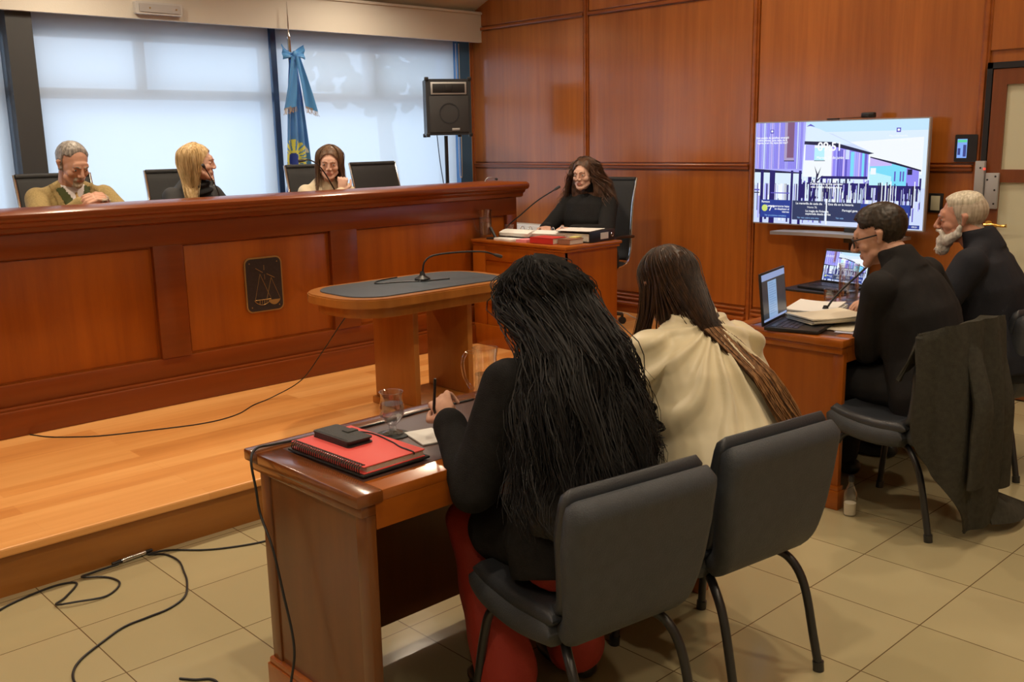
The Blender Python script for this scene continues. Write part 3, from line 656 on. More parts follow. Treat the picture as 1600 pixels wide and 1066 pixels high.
    for a, b in ((0.04, 0.06), (0.10, 0.135), (0.235, 0.25), (0.285, 0.302)): R('dark', a, 0.47, b, 1.0)
    R('plankd', 0.0, 0.66, 0.035, 0.675); R('black', 0.0, 0.69, 0.035, 0.70); R('plankd', 0.11, 0.69, 0.23, 0.70)
    poly('black', (0.385, 0.62), (0.395, 0.62), (0.40, 0.50), (0.378, 0.42), (0.392, 0.50)); poly('black', (0.395, 0.52), (0.42, 0.43), (0.401, 0.54)); poly('black', (0.395, 0.56), (0.435, 0.51), (0.40, 0.575)); poly('dark', (0.385, 0.62), (0.40, 0.62), (0.36, 0.80), (0.352, 0.79))
    # cards
    R('cardb', 0.045, 0.765, 0.240, 0.945); R('card', 0.252, 0.765, 0.452, 0.955); R('card', 0.465, 0.77, 0.66, 0.955); R('cardb', 0.66, 0.775, 0.93, 0.965); R('cardb', 0.90, 0.955, 0.985, 0.99)
    lay[0] += 1; mb.mi = PK.index('yellow'); mb._f([mb.bm.verts.new((0.073+0.019*math.cos(a*PI/10), 0.85+0.034*math.sin(a*PI/10), 0.000006*lay[0])) for a in range(20)])
    R('plankd', 0.095, 0.065, 0.118, 0.105); R('plankd', 0.835, 0.075, 0.858, 0.115)
    for cx, cy in ((0.1065, 0.083), (0.8465, 0.094)):
        lay[0] += 1; mb.mi = PK.index('txt'); mb._f([mb.bm.verts.new((cx+0.0065*math.cos(a*PI/8), cy+0.011*math.sin(a*PI/8), 0.000006*lay[0])) for a in range(16)])
    o = mb.build('tmp', ['screen_'+k_ for k_ in PK], smooth=False, fix=False); me = o.data; bpy.data.objects.remove(o)
    # lettering
    bm = bmesh.new(); bm.from_mesh(me)
    def T(s, x, y, size, c='txt', al='LEFT', bold=0.0):
        m2 = text_mesh(s, 1.0, 'screen_txt', None, 't', Matrix.Identity(4), al, 0.0)
        off = [(0, 0)] if not bold else [(0, 0), (bold, 0), (0, bold), (bold, bold)]
        for ox, oy in off:
            M = Matrix.Translation((x+ox*size*0.57, y+oy*size, 0.0040)) @ Matrix.Diagonal((size*0.57, -size, 1, 1))
            n0 = len(bm.faces); v0 = len(bm.verts); bm.from_mesh(m2); bm.verts.ensure_lookup_table(); bm.faces.ensure_lookup_table()
            for v in list(bm.verts)[v0:]: v.co = M @ v.co
            for f in list(bm.faces)[n0:]: f.material_index = PK.index(c)
        bpy.data.meshes.remove(m2)
    T('09:51', 0.465, 0.275, 0.115, al='CENTER', bold=0.035); T('Martes, 24 de junio', 0.47, 0.355, 0.036, al='CENTER', bold=0.03)
    T('Este pueblo de palafitos emergió', 0.11, 0.155, 0.028, al='CENTER', bold=0.04); T('sobre pilotes, ¿una zona de la', 0.11, 0.18, 0.028, al='CENTER', bold=0.04); T('laguna, o un río, lejos del mar?', 0.11, 0.205, 0.028, al='CENTER', bold=0.04)
    T('Más información', 0.847, 0.155, 0.026, al='CENTER'); T('sobre esta imagen aquí', 0.847, 0.19, 0.026, al='CENTER')
    T('Desliza hacia arriba para ver', 0.455, 0.605, 0.030, al='CENTER', bold=0.04); T('más de esta imagen y fotos', 0.455, 0.635, 0.030, al='CENTER', bold=0.04)
    T('Rawson', 0.052, 0.795, 0.030, bold=0.03); T('7°', 0.100, 0.875, 0.075, bold=0.03)
    T('Las temperaturas bajas', 0.233, 0.835, 0.028, al='RIGHT', bold=0.03); T('se desplazan al', 0.233, 0.863, 0.028, al='RIGHT', bold=0.03); T('viernes', 0.233, 0.891, 0.028, al='RIGHT', bold=0.03); T('Ver pronóstico completo', 0.145, 0.93, 0.024, 'link', 'CENTER')
    T('La maravilla de cada día', 0.273, 0.80, 0.030, bold=0.03); T('Homa 76', 0.375, 0.835, 0.028, al='CENTER'); T('La magia de Finlandia', 0.335, 0.872, 0.029, bold=0.03); T('explorada desde arriba', 0.335, 0.90, 0.029, bold=0.03); T('Ver más sobre este sitio', 0.352, 0.94, 0.024, 'link', 'CENTER')
    T('Este día en la historia', 0.472, 0.80, 0.030, bold=0.03); T('Portugal gana', 0.555, 0.855, 0.029, bold=0.03); T('Ver más', 0.52, 0.93, 0.024, 'link')
    T('Ruso griego está', 0.92, 0.865, 0.028, al='RIGHT', bold=0.03); T('en el horizonte', 0.92, 0.893, 0.028, al='RIGHT', bold=0.03); T('09:51', 0.96, 0.98, 0.024, al='CENTER')
    bm.to_mesh(me); bm.free(); me.name = 'screen_picture'; return me
SCR = screen_picture()
def put_screen(parent, M, name='screen'):
    o = bpy.data.objects.new(name, SCR); COL.objects.link(o); o.parent = parent; o.matrix_local = M; return o
# u axis = -Y (left of the picture is +Y), v axis = -Z, layers toward -X
sw, sh = TW-0.016, TH-0.016
put_screen(t, Matrix(((0, 0, -1, -0.0008), (-sw, 0, 0, sw/2), (0, -sh, 0, sh/2), (0, 0, 0, 1))))
t = thing('webcam', 'small black webcam sitting on top of the television', 'webcam', (5.99, 3.06, 1.695))
mb = MB(); mb.box(-0.02, 0.02, -0.045, 0.045, 0.0, 0.035, 0.010); mb.build('camera_body', 'black_plastic', t); mb = MB(); mb.cyl((-0.022, 0, 0.018), (-0.019, 0, 0.018), 0.010); mb.build('lens', 'speaker_box', t)
mb = MB(); mb.box(5.975, 6.0, 3.26, 3.34, 1.691, 1.70, 0.002); mb.tube([(5.99, 3.27, 1.697), (5.99, 3.1, 1.70)], 0.002, 5); tag(mb.build('sensor_bar', 'black_plastic'), 'thin black sensor strip on the top edge of the television', 'sensor')
t = thing('television_cart', 'wheeled cart with column and curved shelf under the television', 'cart', (5.97, 3.13, 0.0))
mb = MB(); mb.box(0.07, 0.11, -0.05, 0.05, 0.06, 1.35, 0.006); mb.box(0.087, 0.11, -0.2, 0.2, 1.2, 1.4, 0.004); mb.box(-0.02, 0.08, -0.04, 0.04, 0.90, 1.0, 0.004); mb.build('column', 'black_metal', t)
mb = MB(); mb.grid(lambda u, v: (-0.10-0.20*math.sin(PI*u)*0.35+0.19*v, -0.36+0.90*u, 0.935+0.012*math.sin(PI*u)), 24, 3, 0.022); mb.build('curved_shelf', 'dull_metal', t)
mb = MB(); mb.box(-0.02, 0.08, -0.04, 0.04, 0.60, 0.66, 0.004); mb.box(-0.62, 0.06, -0.45, 0.12, 0.648, 0.664, 0.005); mb.build('laptop_shelf', 'black_plastic', t)
mb = MB(); mb.box(-0.30, 0.10, -0.35, 0.35, 0.03, 0.07, 0.01); mb.build('foot_frame', 'black_metal', t)
for a, b in ((-0.27, -0.32), (-0.27, 0.32), (0.07, -0.32), (0.07, 0.32)):
    mb = MB(); mb.cyl((a, b-0.012, 0.03), (a, b+0.012, 0.03), 0.03); mb.build('caster', 'black_plastic', t)
def laptop(lab, loc, rz, W, D, Hs, ang, screen):
    t = thing('laptop', lab, 'laptop', loc, rz)
    mb = MB(); mb.box(-W/2, W/2, -D, 0, 0.0, 0.016, 0.004); b = mb.build('base', 'black_plastic', t)
    mb = MB()
    for r in range(5):
        for c in range(14): mb.box(-W/2+0.02+c*(W-0.04)/14+0.002, -W/2+0.02+(c+1)*(W-0.04)/14-0.002, -D*0.60+r*D*0.1+0.002, -D*0.60+(r+1)*D*0.1-0.002, 0.016, 0.018)
    k = mb.build('keyboard', 'screen_keys', b, smooth=False)
    mb = MB(); mb.box(-W*0.16, W*0.16, -D*0.93, -D*0.66, 0.0155, 0.0165); mb.build('trackpad', 'speaker_box', b, smooth=False)
    R = Matrix.Rotation(-ang, 4, 'X')
    mb = MB(); mb.box(-W/2, W/2, 0.0, 0.010, 0.0, Hs, 0.003, M=Matrix.Translation((0, 0.0, 0.014)) @ R); l = mb.build('lid', 'black_plastic', t)
    return t, l, Matrix.Translation((0, 0.0, 0.014)) @ R
mat('screen_keys', (0.035, 0.035, 0.06), 0.35, spec=0.7)
# small laptop on the cart shelf mirrors the television
t, l, M = laptop('small laptop on the cart shelf mirroring the television picture', (5.62, 2.985, 0.665), -PI/2-0.12, 0.33, 0.23, 0.215, 0.22, None)
o = put_screen(l, M @ Matrix(((0.31, 0, 0, -0.155), (0, 0, -1, -0.0008), (0, -0.185, 0, 0.20), (0, 0, 0, 1))))
# big laptop on the men's desk
emis('scr_doc', (0.30, 0.50, 0.80), 0.75); emis('scr_bar', (0.32, 0.42, 0.72), 0.8); emis('scr_bg', (0.035, 0.04, 0.05), 0.8); emis('scr_text', (0.19, 0.34, 0.62), 0.75)
t, l, M = laptop('open black laptop with a document on screen on the desk', (3.86, 2.43, 0.755), 0.0, 0.34, 0.24, 0.235, 0.10, None)
t.rotation_euler = (0, 0, math.radians(14)); t.location = (3.865, 2.37, 0.756)
mb = MB(); a, b, z0, z1 = -0.160, 0.160, 0.016, 0.226
def q(x0, x1, za, zb, c, d=0.0006):
    mb.mi = c; vs = [M @ V(x, -d, z) for x, z in ((x0, za), (x1, za), (x1, zb), (x0, zb))]; mb._f([mb.bm.verts.new(v) for v in vs])
q(a, b, z0, z1, 0); q(a, b, 0.198, z1, 1, 0.0009); q(a, b, z0, 0.026, 1, 0.0009); q(-0.085, 0.035, 0.026, 0.190, 2, 0.0009)
for k in range(14): q(-0.072, 0.022-0.03*((k*7) % 3 == 0), 0.178-k*0.0105, 0.181-k*0.0105, 3, 0.0012)
mb.build('screen', ['scr_bg', 'scr_bar', 'scr_doc', 'scr_text'], l, smooth=False, fix=False)
# ---- wall devices by the door
t = thing('access_terminal', 'black wall-mounted access terminal with a lit colour screen', 'access terminal', (WX-0.012, 2.487, 1.50))
mb = MB(); mb.prism(rrect(0.132, 0.162, 0.008, 3), lambda x, y: V(0, x, y), lambda x, y: V(-0.028, x, y)); mb.build('housing', 'black_plastic', t, angle=30)
emis('term_screen', (0.25, 0.45, 1.0), 0.9); emis('term_green', (0.12, 0.75, 0.35), 0.9); emis('term_dark', (0.05, 0.07, 0.30), 0.8)
mb = MB(); mb.mi = 0; mb.box(-0.0292, -0.028, -0.008, 0.050, -0.058, 0.055); mb.mi = 1; mb.box(-0.0296, -0.0291, -0.006, 0.048, 0.035, 0.050); mb.mi = 2; mb.box(-0.0296, -0.0291, -0.004, 0.014, -0.05, 0.02); mb.box(-0.0296, -0.0291, 0.030, 0.046, -0.04, 0.0); mb.build('screen', ['term_screen', 'term_green', 'term_dark'], t, smooth=False)
t = thing('light_switch', 'pale square light switch on dark plate beside the television', 'light switch', (WX-0.012, 2.655, 1.165))
mb = MB(); mb.box(-0.010, 0, -0.045, 0.045, -0.06, 0.06, 0.003); mb.build('plate', 'black_plastic', t); mb = MB(); mb.box(-0.016, -0.009, -0.028, 0.028, -0.045, 0.045, 0.002); mb.build('rocker', 'frosted_glass', t)
t = thing('magnetic_lock', 'grey metal magnetic door lock at the door frame edge', 'door lock', (WX-0.052, 2.345, 1.285))
mb = MB(); mb.box(-0.03, 0.0, 0.008, 0.062, -0.13, 0.14, 0.003); mb.build('magnet_body', 'steel_plate', t); mb = MB(); mb.box(-0.018, 0.005, -0.072, 0.004, -0.14, 0.07, 0.003); mb.build('strike_plate', 'steel_plate', t)
mb = MB()
for y, z in ((-0.055, 0.05), (-0.055, -0.03), (-0.055, -0.11), (-0.01, 0.03), (-0.01, -0.10), (0.03, 0.10)): mb.cyl((-0.019 if y < 0 else -0.031, y, z), (-0.016 if y < 0 else -0.028, y, z), 0.006, seg=10)
mb.build('screw', 'black_metal', t); emis('red_led', (1.0, 0.05, 0.03), 2.0); mb = MB(); mb.box(-0.034, -0.03, -0.0, 0.012, 0.088, 0.10); mb.build('indicator', 'red_led', t)
t = thing('emergency_light', 'grey emergency light unit on the cream fascia above the window', 'emergency light', (3.10, WY-0.17, 2.545))
mb = MB(); mb.prism(rrect(0.335, 0.082, 0.010, 3), lambda x, y: V(x, 0, y), lambda x, y: V(x, -0.045, y)); mb.build('housing', 'lamp_body', t, angle=30)
mb = MB(); mb.prism(rrect(0.29, 0.055, 0.006, 3), lambda x, y: V(x, -0.045, y), lambda x, y: V(x, -0.052, y)); mb.build('lens_cover', 'dull_metal', t, angle=30)
for x in (-0.07, 0.12):
    mb = MB(); mb.cyl((x, -0.052, 0.0), (x, -0.055, 0.0), 0.006, seg=12); mb.build('indicator', 'brass_dull', t)
# ---- loudspeaker on its stand
t = thing('loudspeaker', 'black loudspeaker raised on a stand in front of the blind', 'loudspeaker', (5.36, 6.50, 1.655), math.radians(-27))
mb = MB(); mb.prism([(-0.19, -0.15), (0.19, -0.15), (0.155, 0.15), (-0.155, 0.15)], lambda x, y: V(x, y, 0.0), lambda x, y: V(x, y, 0.45)); mb.build('cabinet', 'speaker_box', t, angle=30)
mb = MB(); mb.box(-0.165, 0.165, -0.158, -0.150, 0.02, 0.315, 0.004); mb.build('grille', 'speaker_grille', t)
mb = MB(); R = []
for r, y in ((0.085, -0.1585), (0.085, -0.161), (0.075, -0.161), (0.075, -0.1585)): R.append([V(r*math.cos(a*PI/14), y, 0.175+r*math.sin(a*PI/14)) for a in range(28)])
mb.rings(R, False, False); mb.build('woofer_ring', 'speaker_box', t)
mb = MB(); mb.box(-0.15, 0.15, -0.160, -0.150, 0.325, 0.425, 0.003); mb.build('horn_frame', 'dull_metal', t); mb = MB(); mb.box(-0.135, 0.135, -0.163, -0.158, 0.338, 0.412, 0.002); mb.box(-0.03, 0.03, -0.166, -0.162, 0.35, 0.40, 0.004); mb.build('horn', 'black_plastic', t)
mb = MB(); mb.box(0.02, 0.085, -0.161, -0.157, 0.035, 0.055, 0.001); mb.build('badge', 'dull_metal', t)
for x, y, z in ((-0.18, -0.14, 0), (0.18, -0.14, 0), (-0.18, -0.14, 0.45), (0.18, -0.14, 0.45), (-0.15, 0.14, 0), (0.15, 0.14, 0)):
    mb = MB(); mb.box(x-0.016, x+0.016, y-0.016, y+0.016, z-0.016, z+0.016, 0.006); mb.build('corner_guard', 'black_plastic', t)
t = thing('speaker_stand', 'black tripod pole carrying the loudspeaker', 'stand', (5.36, 6.50, FZ))
mb = MB(); mb.cyl((0, 0, 0.12), (0, 0, 1.31), 0.016); mb.build('pole', 'black_metal', t)
for k in range(3):
    a = k*2*PI/3+0.5; mb = MB(); mb.tube([(0, 0, 0.45), (0.33*math.cos(a), 0.33*math.sin(a), 0.012)], 0.010, 8); mb.build('leg', 'black_metal', t)
mb = MB(); mb.tube(cat_rom([(5.28, 6.52, 1.655), (5.285, 6.5, 1.45), (5.31, 6.49, 1.25), (5.335, 6.47, 1.0), (5.335, 6.47, 0.6)], 8), 0.004, 6); tag(mb.build('speaker_cable', 'cable_black'), 'thin black cable hanging from the loudspeaker', 'cable')
# ================================================================== people
mat('skin_light', (0.60, 0.335, 0.235), 0.5, spec=0.35, var=0.06, vscale=30)
mat('skin_ruddy', (0.56, 0.275, 0.19), 0.5, spec=0.35, var=0.10, vscale=30)
mat('skin_fair', (0.70, 0.43, 0.33), 0.5, spec=0.35, var=0.06, vscale=30)
mat('lips_rose', (0.50, 0.20, 0.16), 0.45); mat('lips_plain', (0.44, 0.20, 0.155), 0.5)
mat('eye_white', (0.62, 0.58, 0.55), 0.25); mat('eye_iris', (0.03, 0.018, 0.012), 0.2)
mat('nail_red', (0.30, 0.01, 0.03), 0.25)
def hair_mat(name, a, b, rough=0.42):
    m, nt, bs = new_mat(name); tc = nt.nodes.new('ShaderNodeTexCoord'); mp = nt.nodes.new('ShaderNodeMapping'); mp.inputs['Scale'].default_value = (1, 1, 0.12)
    n = nt.nodes.new('ShaderNodeTexNoise'); n.inputs['Scale'].default_value = 90; n.inputs['Detail'].default_value = 3
    r = nt.nodes.new('ShaderNodeValToRGB'); r.color_ramp.elements[0].position = 0.35; r.color_ramp.elements[1].position = 0.65
    r.color_ramp.elements[0].color = (*a, 1); r.color_ramp.elements[1].color = (*b, 1)
    nt.links.new(tc.outputs['Object'], mp.inputs[0]); nt.links.new(mp.outputs[0], n.inputs['Vector']); nt.links.new(n.outputs['Fac'], r.inputs[0]); nt.links.new(r.outputs[0], bs.inputs['Base Color'])
    bs.inputs['Roughness'].default_value = rough; bs.inputs['Specular IOR Level'].default_value = 0.35
hair_mat('hair_black', (0.006, 0.0055, 0.0055), (0.013, 0.011, 0.011), 0.6); hair_mat('hair_brown', (0.020, 0.010, 0.006), (0.070, 0.034, 0.017))
hair_mat('hair_brown_light', (0.15, 0.065, 0.022), (0.36, 0.18, 0.07)); hair_mat('hair_chestnut', (0.05, 0.026, 0.016), (0.14, 0.07, 0.04))
hair_mat('hair_blonde', (0.42, 0.27, 0.11), (0.78, 0.60, 0.33)); hair_mat('hair_grey', (0.18, 0.165, 0.15), (0.42, 0.39, 0.36)); hair_mat('hair_white', (0.42, 0.37, 0.28), (0.72, 0.66, 0.54))
hair_mat('hair_stubble', (0.36, 0.29, 0.22), (0.54, 0.46, 0.37)); hair_mat('beard_white', (0.50, 0.47, 0.42), (0.78, 0.75, 0.69), 0.7); hair_mat('hair_dark', (0.014, 0.010, 0.007), (0.042, 0.028, 0.019)); hair_mat('hair_judge', (0.085, 0.045, 0.025), (0.22, 0.13, 0.075))
mat('tweed_tan', (0.38, 0.28, 0.115), 0.85, bump=0.4, bscale=500, var=0.18, vscale=120); mat('green_vest', (0.06, 0.075, 0.022), 0.85, bump=0.3, bscale=300); mat('shirt_white', (0.72, 0.68, 0.70), 0.7); mat('tie_gold', (0.42, 0.26, 0.08), 0.55)
mat('black_wool', (0.0125, 0.0120, 0.0125), 0.92, spec=0.2, bump=0.4, bscale=350, var=0.25, vscale=40); mat('black_knit', (0.017, 0.017, 0.018), 0.9, spec=0.2, bump=0.5, bscale=200)
mat('navy_suit', (0.016, 0.017, 0.024), 0.8, spec=0.25, bump=0.3, bscale=400); mat('black_suit', (0.0135, 0.0125, 0.013), 0.82, spec=0.25, bump=0.3, bscale=400)
mat('charcoal_jacket', (0.030, 0.031, 0.034), 0.7, bump=0.3, bscale=300)
mat('cream_satin', (0.70, 0.62, 0.42), 0.40, spec=0.5, sheen=0.3, var=0.05, vscale=6); mat('cream_knit', (0.72, 0.62, 0.45), 0.75)
mat('red_cloth', (0.32, 0.024, 0.011), 0.7, bump=0.2, bscale=200); mat('coat_olive', (0.048, 0.046, 0.036), 0.9, spec=0.2, bump=0.6, bscale=350, var=0.18, vscale=50)
mat('shoe_black', (0.012, 0.012, 0.012), 0.4); mat('trouser_black', (0.010, 0.010, 0.012), 0.85)
mat('pearl', (0.80, 0.76, 0.70), 0.25)
def extract(me, pred, off, name, m, parent, noise_a=0.0, ns=120):
    """a shell copied from part of a surface, lifted off it: cropped hair, beard, collar, shirt front"""
    bm = bmesh.new(); bm.from_mesh(me); bm.normal_update()
    bmesh.ops.delete(bm, geom=[f for f in bm.faces if not pred(f.calc_center_median(), f.normal)], context='FACES')
    if not bm.faces: bm.free(); return None
    bm.normal_update()
    for v in bm.verts:
        e = 0.15 if any(ed.is_boundary for ed in v.link_edges) else 1.0
        k = off(v.co) if callable(off) else off
        v.co += v.normal*(k*e+noise_a*nz(v.co, ns)*e)
    me2 = bpy.data.meshes.new(name); bm.to_mesh(me2); bm.free(); me2.materials.clear(); me2.materials.append(MATS[m]); me2.shade_smooth()
    o = bpy.data.objects.new(name, me2); COL.objects.link(o); o.parent = parent; return o
def ik(a, b, l1, l2, pole):
    a, b = Vector(a), Vector(b); d = b-a; L = min(d.length, (l1+l2)*0.999); u = d.normalized()
    x = (l1*l1-l2*l2+L*L)/(2*L); h = math.sqrt(max(0, l1*l1-x*x)); p = Vector(pole); p = (p-u*p.dot(u)).normalized()
    return a+u*x+p*h
def head_prims(M, s, male):
    def E(c, r): return ('e', M @ (Vector(c)*s), [k*s for k in r], M.to_3x3())
    def Cp(a, b, r0, r1): return ('c', M @ (Vector(a)*s), M @ (Vector(b)*s), r0*s, r1*s)
    j = 1.07 if male else 0.98
    P = [E((0, -0.018, 0.034), (0.075, 0.093, 0.080)), E((0, 0.022, 0.000), (0.0640, 0.0640, 0.088)), E((0, 0.026, -0.055), (0.050*j, 0.056, 0.052)),
         E((0, 0.066, -0.094), (0.022*j, 0.020, 0.017)), E((0, 0.075, 0.030), (0.045, 0.014, 0.018)),
         Cp((-0.036, 0.078, 0.020), (-0.012, 0.086, 0.018), 0.0095, 0.010), Cp((0.036, 0.078, 0.020), (0.012, 0.086, 0.018), 0.0095, 0.010),
         Cp((0, 0.086, 0.010), (0, 0.106 if male else 0.100, -0.027), 0.0085, 0.0115 if male else 0.0085), E((0.013, 0.094, -0.033), (0.009, 0.011, 0.008)), E((-0.013, 0.094, -0.033), (0.009, 0.011, 0.008)),
         Cp((-0.019, 0.078, -0.060), (0.019, 0.078, -0.060), 0.0065, 0.0065), Cp((-0.010, 0.082, -0.057), (0.010, 0.082, -0.057), 0.0062, 0.0062), Cp((-0.011, 0.080, -0.067), (0.011, 0.080, -0.067), 0.0072, 0.0072),
         Cp((-0.046, 0.030, -0.060), (-0.020, 0.058, -0.088), 0.018*j, 0.016), Cp((0.046, 0.030, -0.060), (0.020, 0.058, -0.088), 0.018*j, 0.016)]
    for q in (-1, 1):
        P += [E((q*0.036, 0.052, -0.026), (0.027, 0.026, 0.024)), E((q*0.031, 0.0735, 0.0), (0.0155, 0.010, 0.0105)),
              Cp((q*0.073, -0.006, -0.018), (q*0.080, -0.014, 0.014), 0.008, 0.013), Cp((q*0.079, -0.018, 0.012), (q*0.076, -0.004, 0.022), 0.008, 0.007), E((q*0.072, -0.004, -0.020), (0.007, 0.010, 0.010))]
    return P
def hand_prims(w, d, n, side, s=1.0, curl=(0.5, 0.6, 0.5), spread=1.0, thumb=0.5):
    """w wrist, d towards the fingertips, n out of the back of the hand, side +1: thumb lies along +lat"""
    d = Vector(d).normalized(); n = Vector(n); n = (n-d*n.dot(d)).normalized(); lat = d.cross(n)*side; P = []; tips = []
    w = Vector(w); P.append(('e', w+d*0.045*s, (0.036*s, 0.048*s, 0.015*s), Matrix((lat, d, n)).transposed()))
    for i, (o, L) in enumerate(((0.030, 0.90), (0.010, 1.0), (-0.011, 0.94), (-0.031, 0.75))):
        p = w+(d*0.086+lat*o)*s; P.append(('c', w+(d*0.02+lat*o*0.55)*s, p, 0.012*s, 0.0105*s)); a = 0.12; r = 0.0092*s
        for k, sl in enumerate((0.043, 0.026, 0.021)):
            a += curl[k]; v = (d*math.cos(a)-n*math.sin(a)+lat*o*1.6*spread).normalized()
            q = p+v*sl*L*s; P.append(('c', p, q, r, r*0.9)); p = q; r *= 0.9
        tips.append(p)
    p = w+(d*0.018+lat*0.026)*s; v = (d*0.65+lat*0.75-n*0.25*thumb).normalized(); q = p+v*0.042*s; P.append(('c', p, q, 0.014*s, 0.0115*s))
    v = (d*0.9+lat*(0.45-0.5*thumb)-n*0.5*thumb).normalized(); q2 = q+v*0.032*s; P.append(('c', q, q2, 0.0115*s, 0.0095*s)); v = (d*0.9-lat*0.2*thumb-n*0.6*thumb).normalized()
    q3 = q2+v*0.026*s; P.append(('c', q2, q3, 0.0095*s, 0.0075*s)); tips.append(q3); return P, tips
class Person:
    def __init__(s, label, loc, rz, seat, lean, head=(0, 0, 0), scale=1.0, male=False, side=0.0, turn=0.0, wr=((-0.2, 0.4, 0.8), (0.2, 0.4, 0.8)), pole=((-0.6, -0.3, -1), (0.6, -0.3, -1)),
                 skin='skin_light', bulk=1.0, legs=True, hands=None, neck=(0, 0.02), voxel=0.0045, sh=None, knee=(0.42, 0.0), ankle=0.0, lips='lips_rose'):
        k = scale; s.k = k; s.root = thing('person', label, 'person', loc, rz); s.male = male; s.seat = seat
        s.T = (Matrix.Rotation(turn, 4, 'Z') @ Matrix.Rotation(side, 4, 'Y') @ Matrix.Rotation(-lean, 4, 'X')).to_3x3()
        s.P0 = V(0, 0, seat+0.10*k); s.bulk = bulk; b = bulk*k
        s.sz = 0.425 if male else 0.405; s.sw = (sh or (0.185 if male else 0.160))*k
        N = s.at(0, neck[0], 0.50); s.N = N
        Mh = Matrix.Translation(N + s.T @ V(0, 0.02+neck[1]*k, 0.116*k) + V(0, 0.015, 0)) @ Matrix.Rotation(head[0], 4, 'Z') @ Matrix.Rotation(head[2], 4, 'Y') @ Matrix.Rotation(-head[1], 4, 'X')
        s.Mh = Mh; T = s.T
        P = [('l', [(s.at(0, 0, -0.08), 0.15*b, 0.11*b, T), (s.at(0, 0, 0.0), 0.155*b, 0.115*b, T), (s.at(0, 0, 0.14), 0.125*b, 0.092*b, T), (s.at(0, 0.005, 0.30), 0.14*b, 0.100*b, T), (s.at(0, 0, 0.42), 0.13*b, 0.075*b, T), (s.at(0, -0.005, 0.49), 0.06*k, 0.055*k, T)])]
        hn = Mh @ V(0, -0.022*k, -0.055*k); nr = (0.058 if male else 0.047)*k
        P += [('c', N+T @ V(0, -0.012, -0.03), hn, nr*1.12, nr), ('c', s.at(-s.sw/k*0.86, 0, s.sz), s.at(s.sw/k*0.86, 0, s.sz), 0.046*k, 0.046*k)]
        P += head_prims(Mh, k, male)
        s.arm = []
        for i, q in enumerate((-1, 1)):
            S = s.at(q*s.sw/k, 0, s.sz); W = Vector(wr[i]); E = ik(S, W, 0.285*k, 0.255*k, pole[i])
            if (W-S).length > 0.54*k: W = S+(W-S).normalized()*0.539*k
            s.arm.append((S, E, W)); P += [('c', S, E, 0.043*k, 0.036*k), ('c', E, W, 0.036*k, 0.025*k)]
        s.tips = []
        for i, q in enumerate((-1, 1)):
            S, E, W = s.arm[i]; h = (hands or (None, None))[i] or {}
            d = Vector(h['d']) if 'd' in h else (W-E); n = Vector(h.get('n', (0, 0, 1)))
            hp, tips = hand_prims(W, d, n, h.get('side', q), k*(1.0 if male else 0.92), h.get('curl', (0.4, 0.5, 0.4)), h.get('spread', 1.0), h.get('thumb', 0.6)); P += hp; s.tips.append(tips)
        s.leg = []
        kf, kd = knee
        for q in (-1, 1):
            H = V(q*0.085*k, 0.02, seat+0.095*k); K = V(q*0.125*k, kf*k, seat+0.065*k+kd); A = V(q*0.13*k, kf*k+0.03+ankle, 0.09); s.leg.append((H, K, A))
            if legs: P += [('c', H, K, 0.070*k, 0.050*k), ('c', K, A, 0.050*k, 0.034*k), ('c', A+V(0, -0.02, -0.04), A+V(0, 0.14, -0.055), 0.030, 0.024)]
        me = blob(P, voxel, 2, 0.45); Mi = Mh.inverted()
        def reg(c):
            h = Mi @ c; h = h/k
            return 1 if (abs(h.x) < (0.024 if male else 0.020)-abs(h.z+0.062)*0.5 and -0.074 < h.z < -0.0515 and h.y > 0.078) else 0
        s.body = mesh_obj('body', me, [skin, lips], s.root, region=reg)
        for q in (-1, 1):
            mb = MB(); c = Mh @ V(q*0.031*k, 0.0735*k, 0.001*k); mb.mi = 0; mb.ell(c, (0.0115*k, 0.0115*k, 0.0085*k), Mh.to_3x3(), 14, 8); f = Mh.to_3x3() @ V(q*0.1, 1, -0.1); mb.mi = 1; mb.ell(c+f*0.0078*k, (0.0052*k, 0.0045*k, 0.0055*k), Mh.to_3x3(), 10, 6); s.eye = mb.build('eye', ['eye_white', 'eye_iris'], s.root)
    def at(s, x, y, z): return s.P0+s.T @ (V(x, y, z)*s.k)
    def brows(s, m, th=0.0034):
        for q in (-1, 1):
            mb = MB(); mb.tube([s.Mh @ (V(q*a, b, c)*s.k) for a, b, c in ((0.012, 0.0945, 0.017), (0.024, 0.0905, 0.0215), (0.036, 0.0845, 0.021), (0.045, 0.0740, 0.014))], [th*0.8*s.k, th*s.k, th*s.k, th*0.5*s.k], 6); mb.build('eyebrow', m, s.root)
    def top(s, m, name='jacket', fat=0.026, hem=-0.10, sleeve=0.022, cuff=0.96, disp=None, collar=True, voxel=0.007, hipw=0.165, extra=(), bell=0.0, flare=0.0):
        b = s.bulk*s.k; k = s.k; T = s.T; f = fat
        P = [('l', [(s.at(0, 0, hem), (hipw+flare)*b+f, (0.115+flare*0.6)*b+f, T), (s.at(0, 0, 0.0), (hipw+flare*0.7)*b+f, (0.118+flare*0.5)*b+f, T), (s.at(0, 0, 0.14), 0.135*b+f+flare*0.4, 0.10*b+f+flare*0.3, T), (s.at(0, 0.004, 0.29), 0.150*b+f, 0.108*b+f, T), (s.at(0, 0, 0.41), 0.140*b+f*0.6, 0.082*b+f*0.7, T), (s.at(0, -0.01, 0.475), 0.080*k+f*0.4, 0.062*k+f*0.3, T), (s.at(0, -0.012, 0.50), 0.055*k+f*0.2, 0.05*k+f*0.2, T)])]
        P.append(('c', s.at(-s.sw/k*0.9, -0.005, s.sz-0.005), s.at(s.sw/k*0.9, -0.005, s.sz-0.005), 0.048*k+f*0.4, 0.048*k+f*0.4))
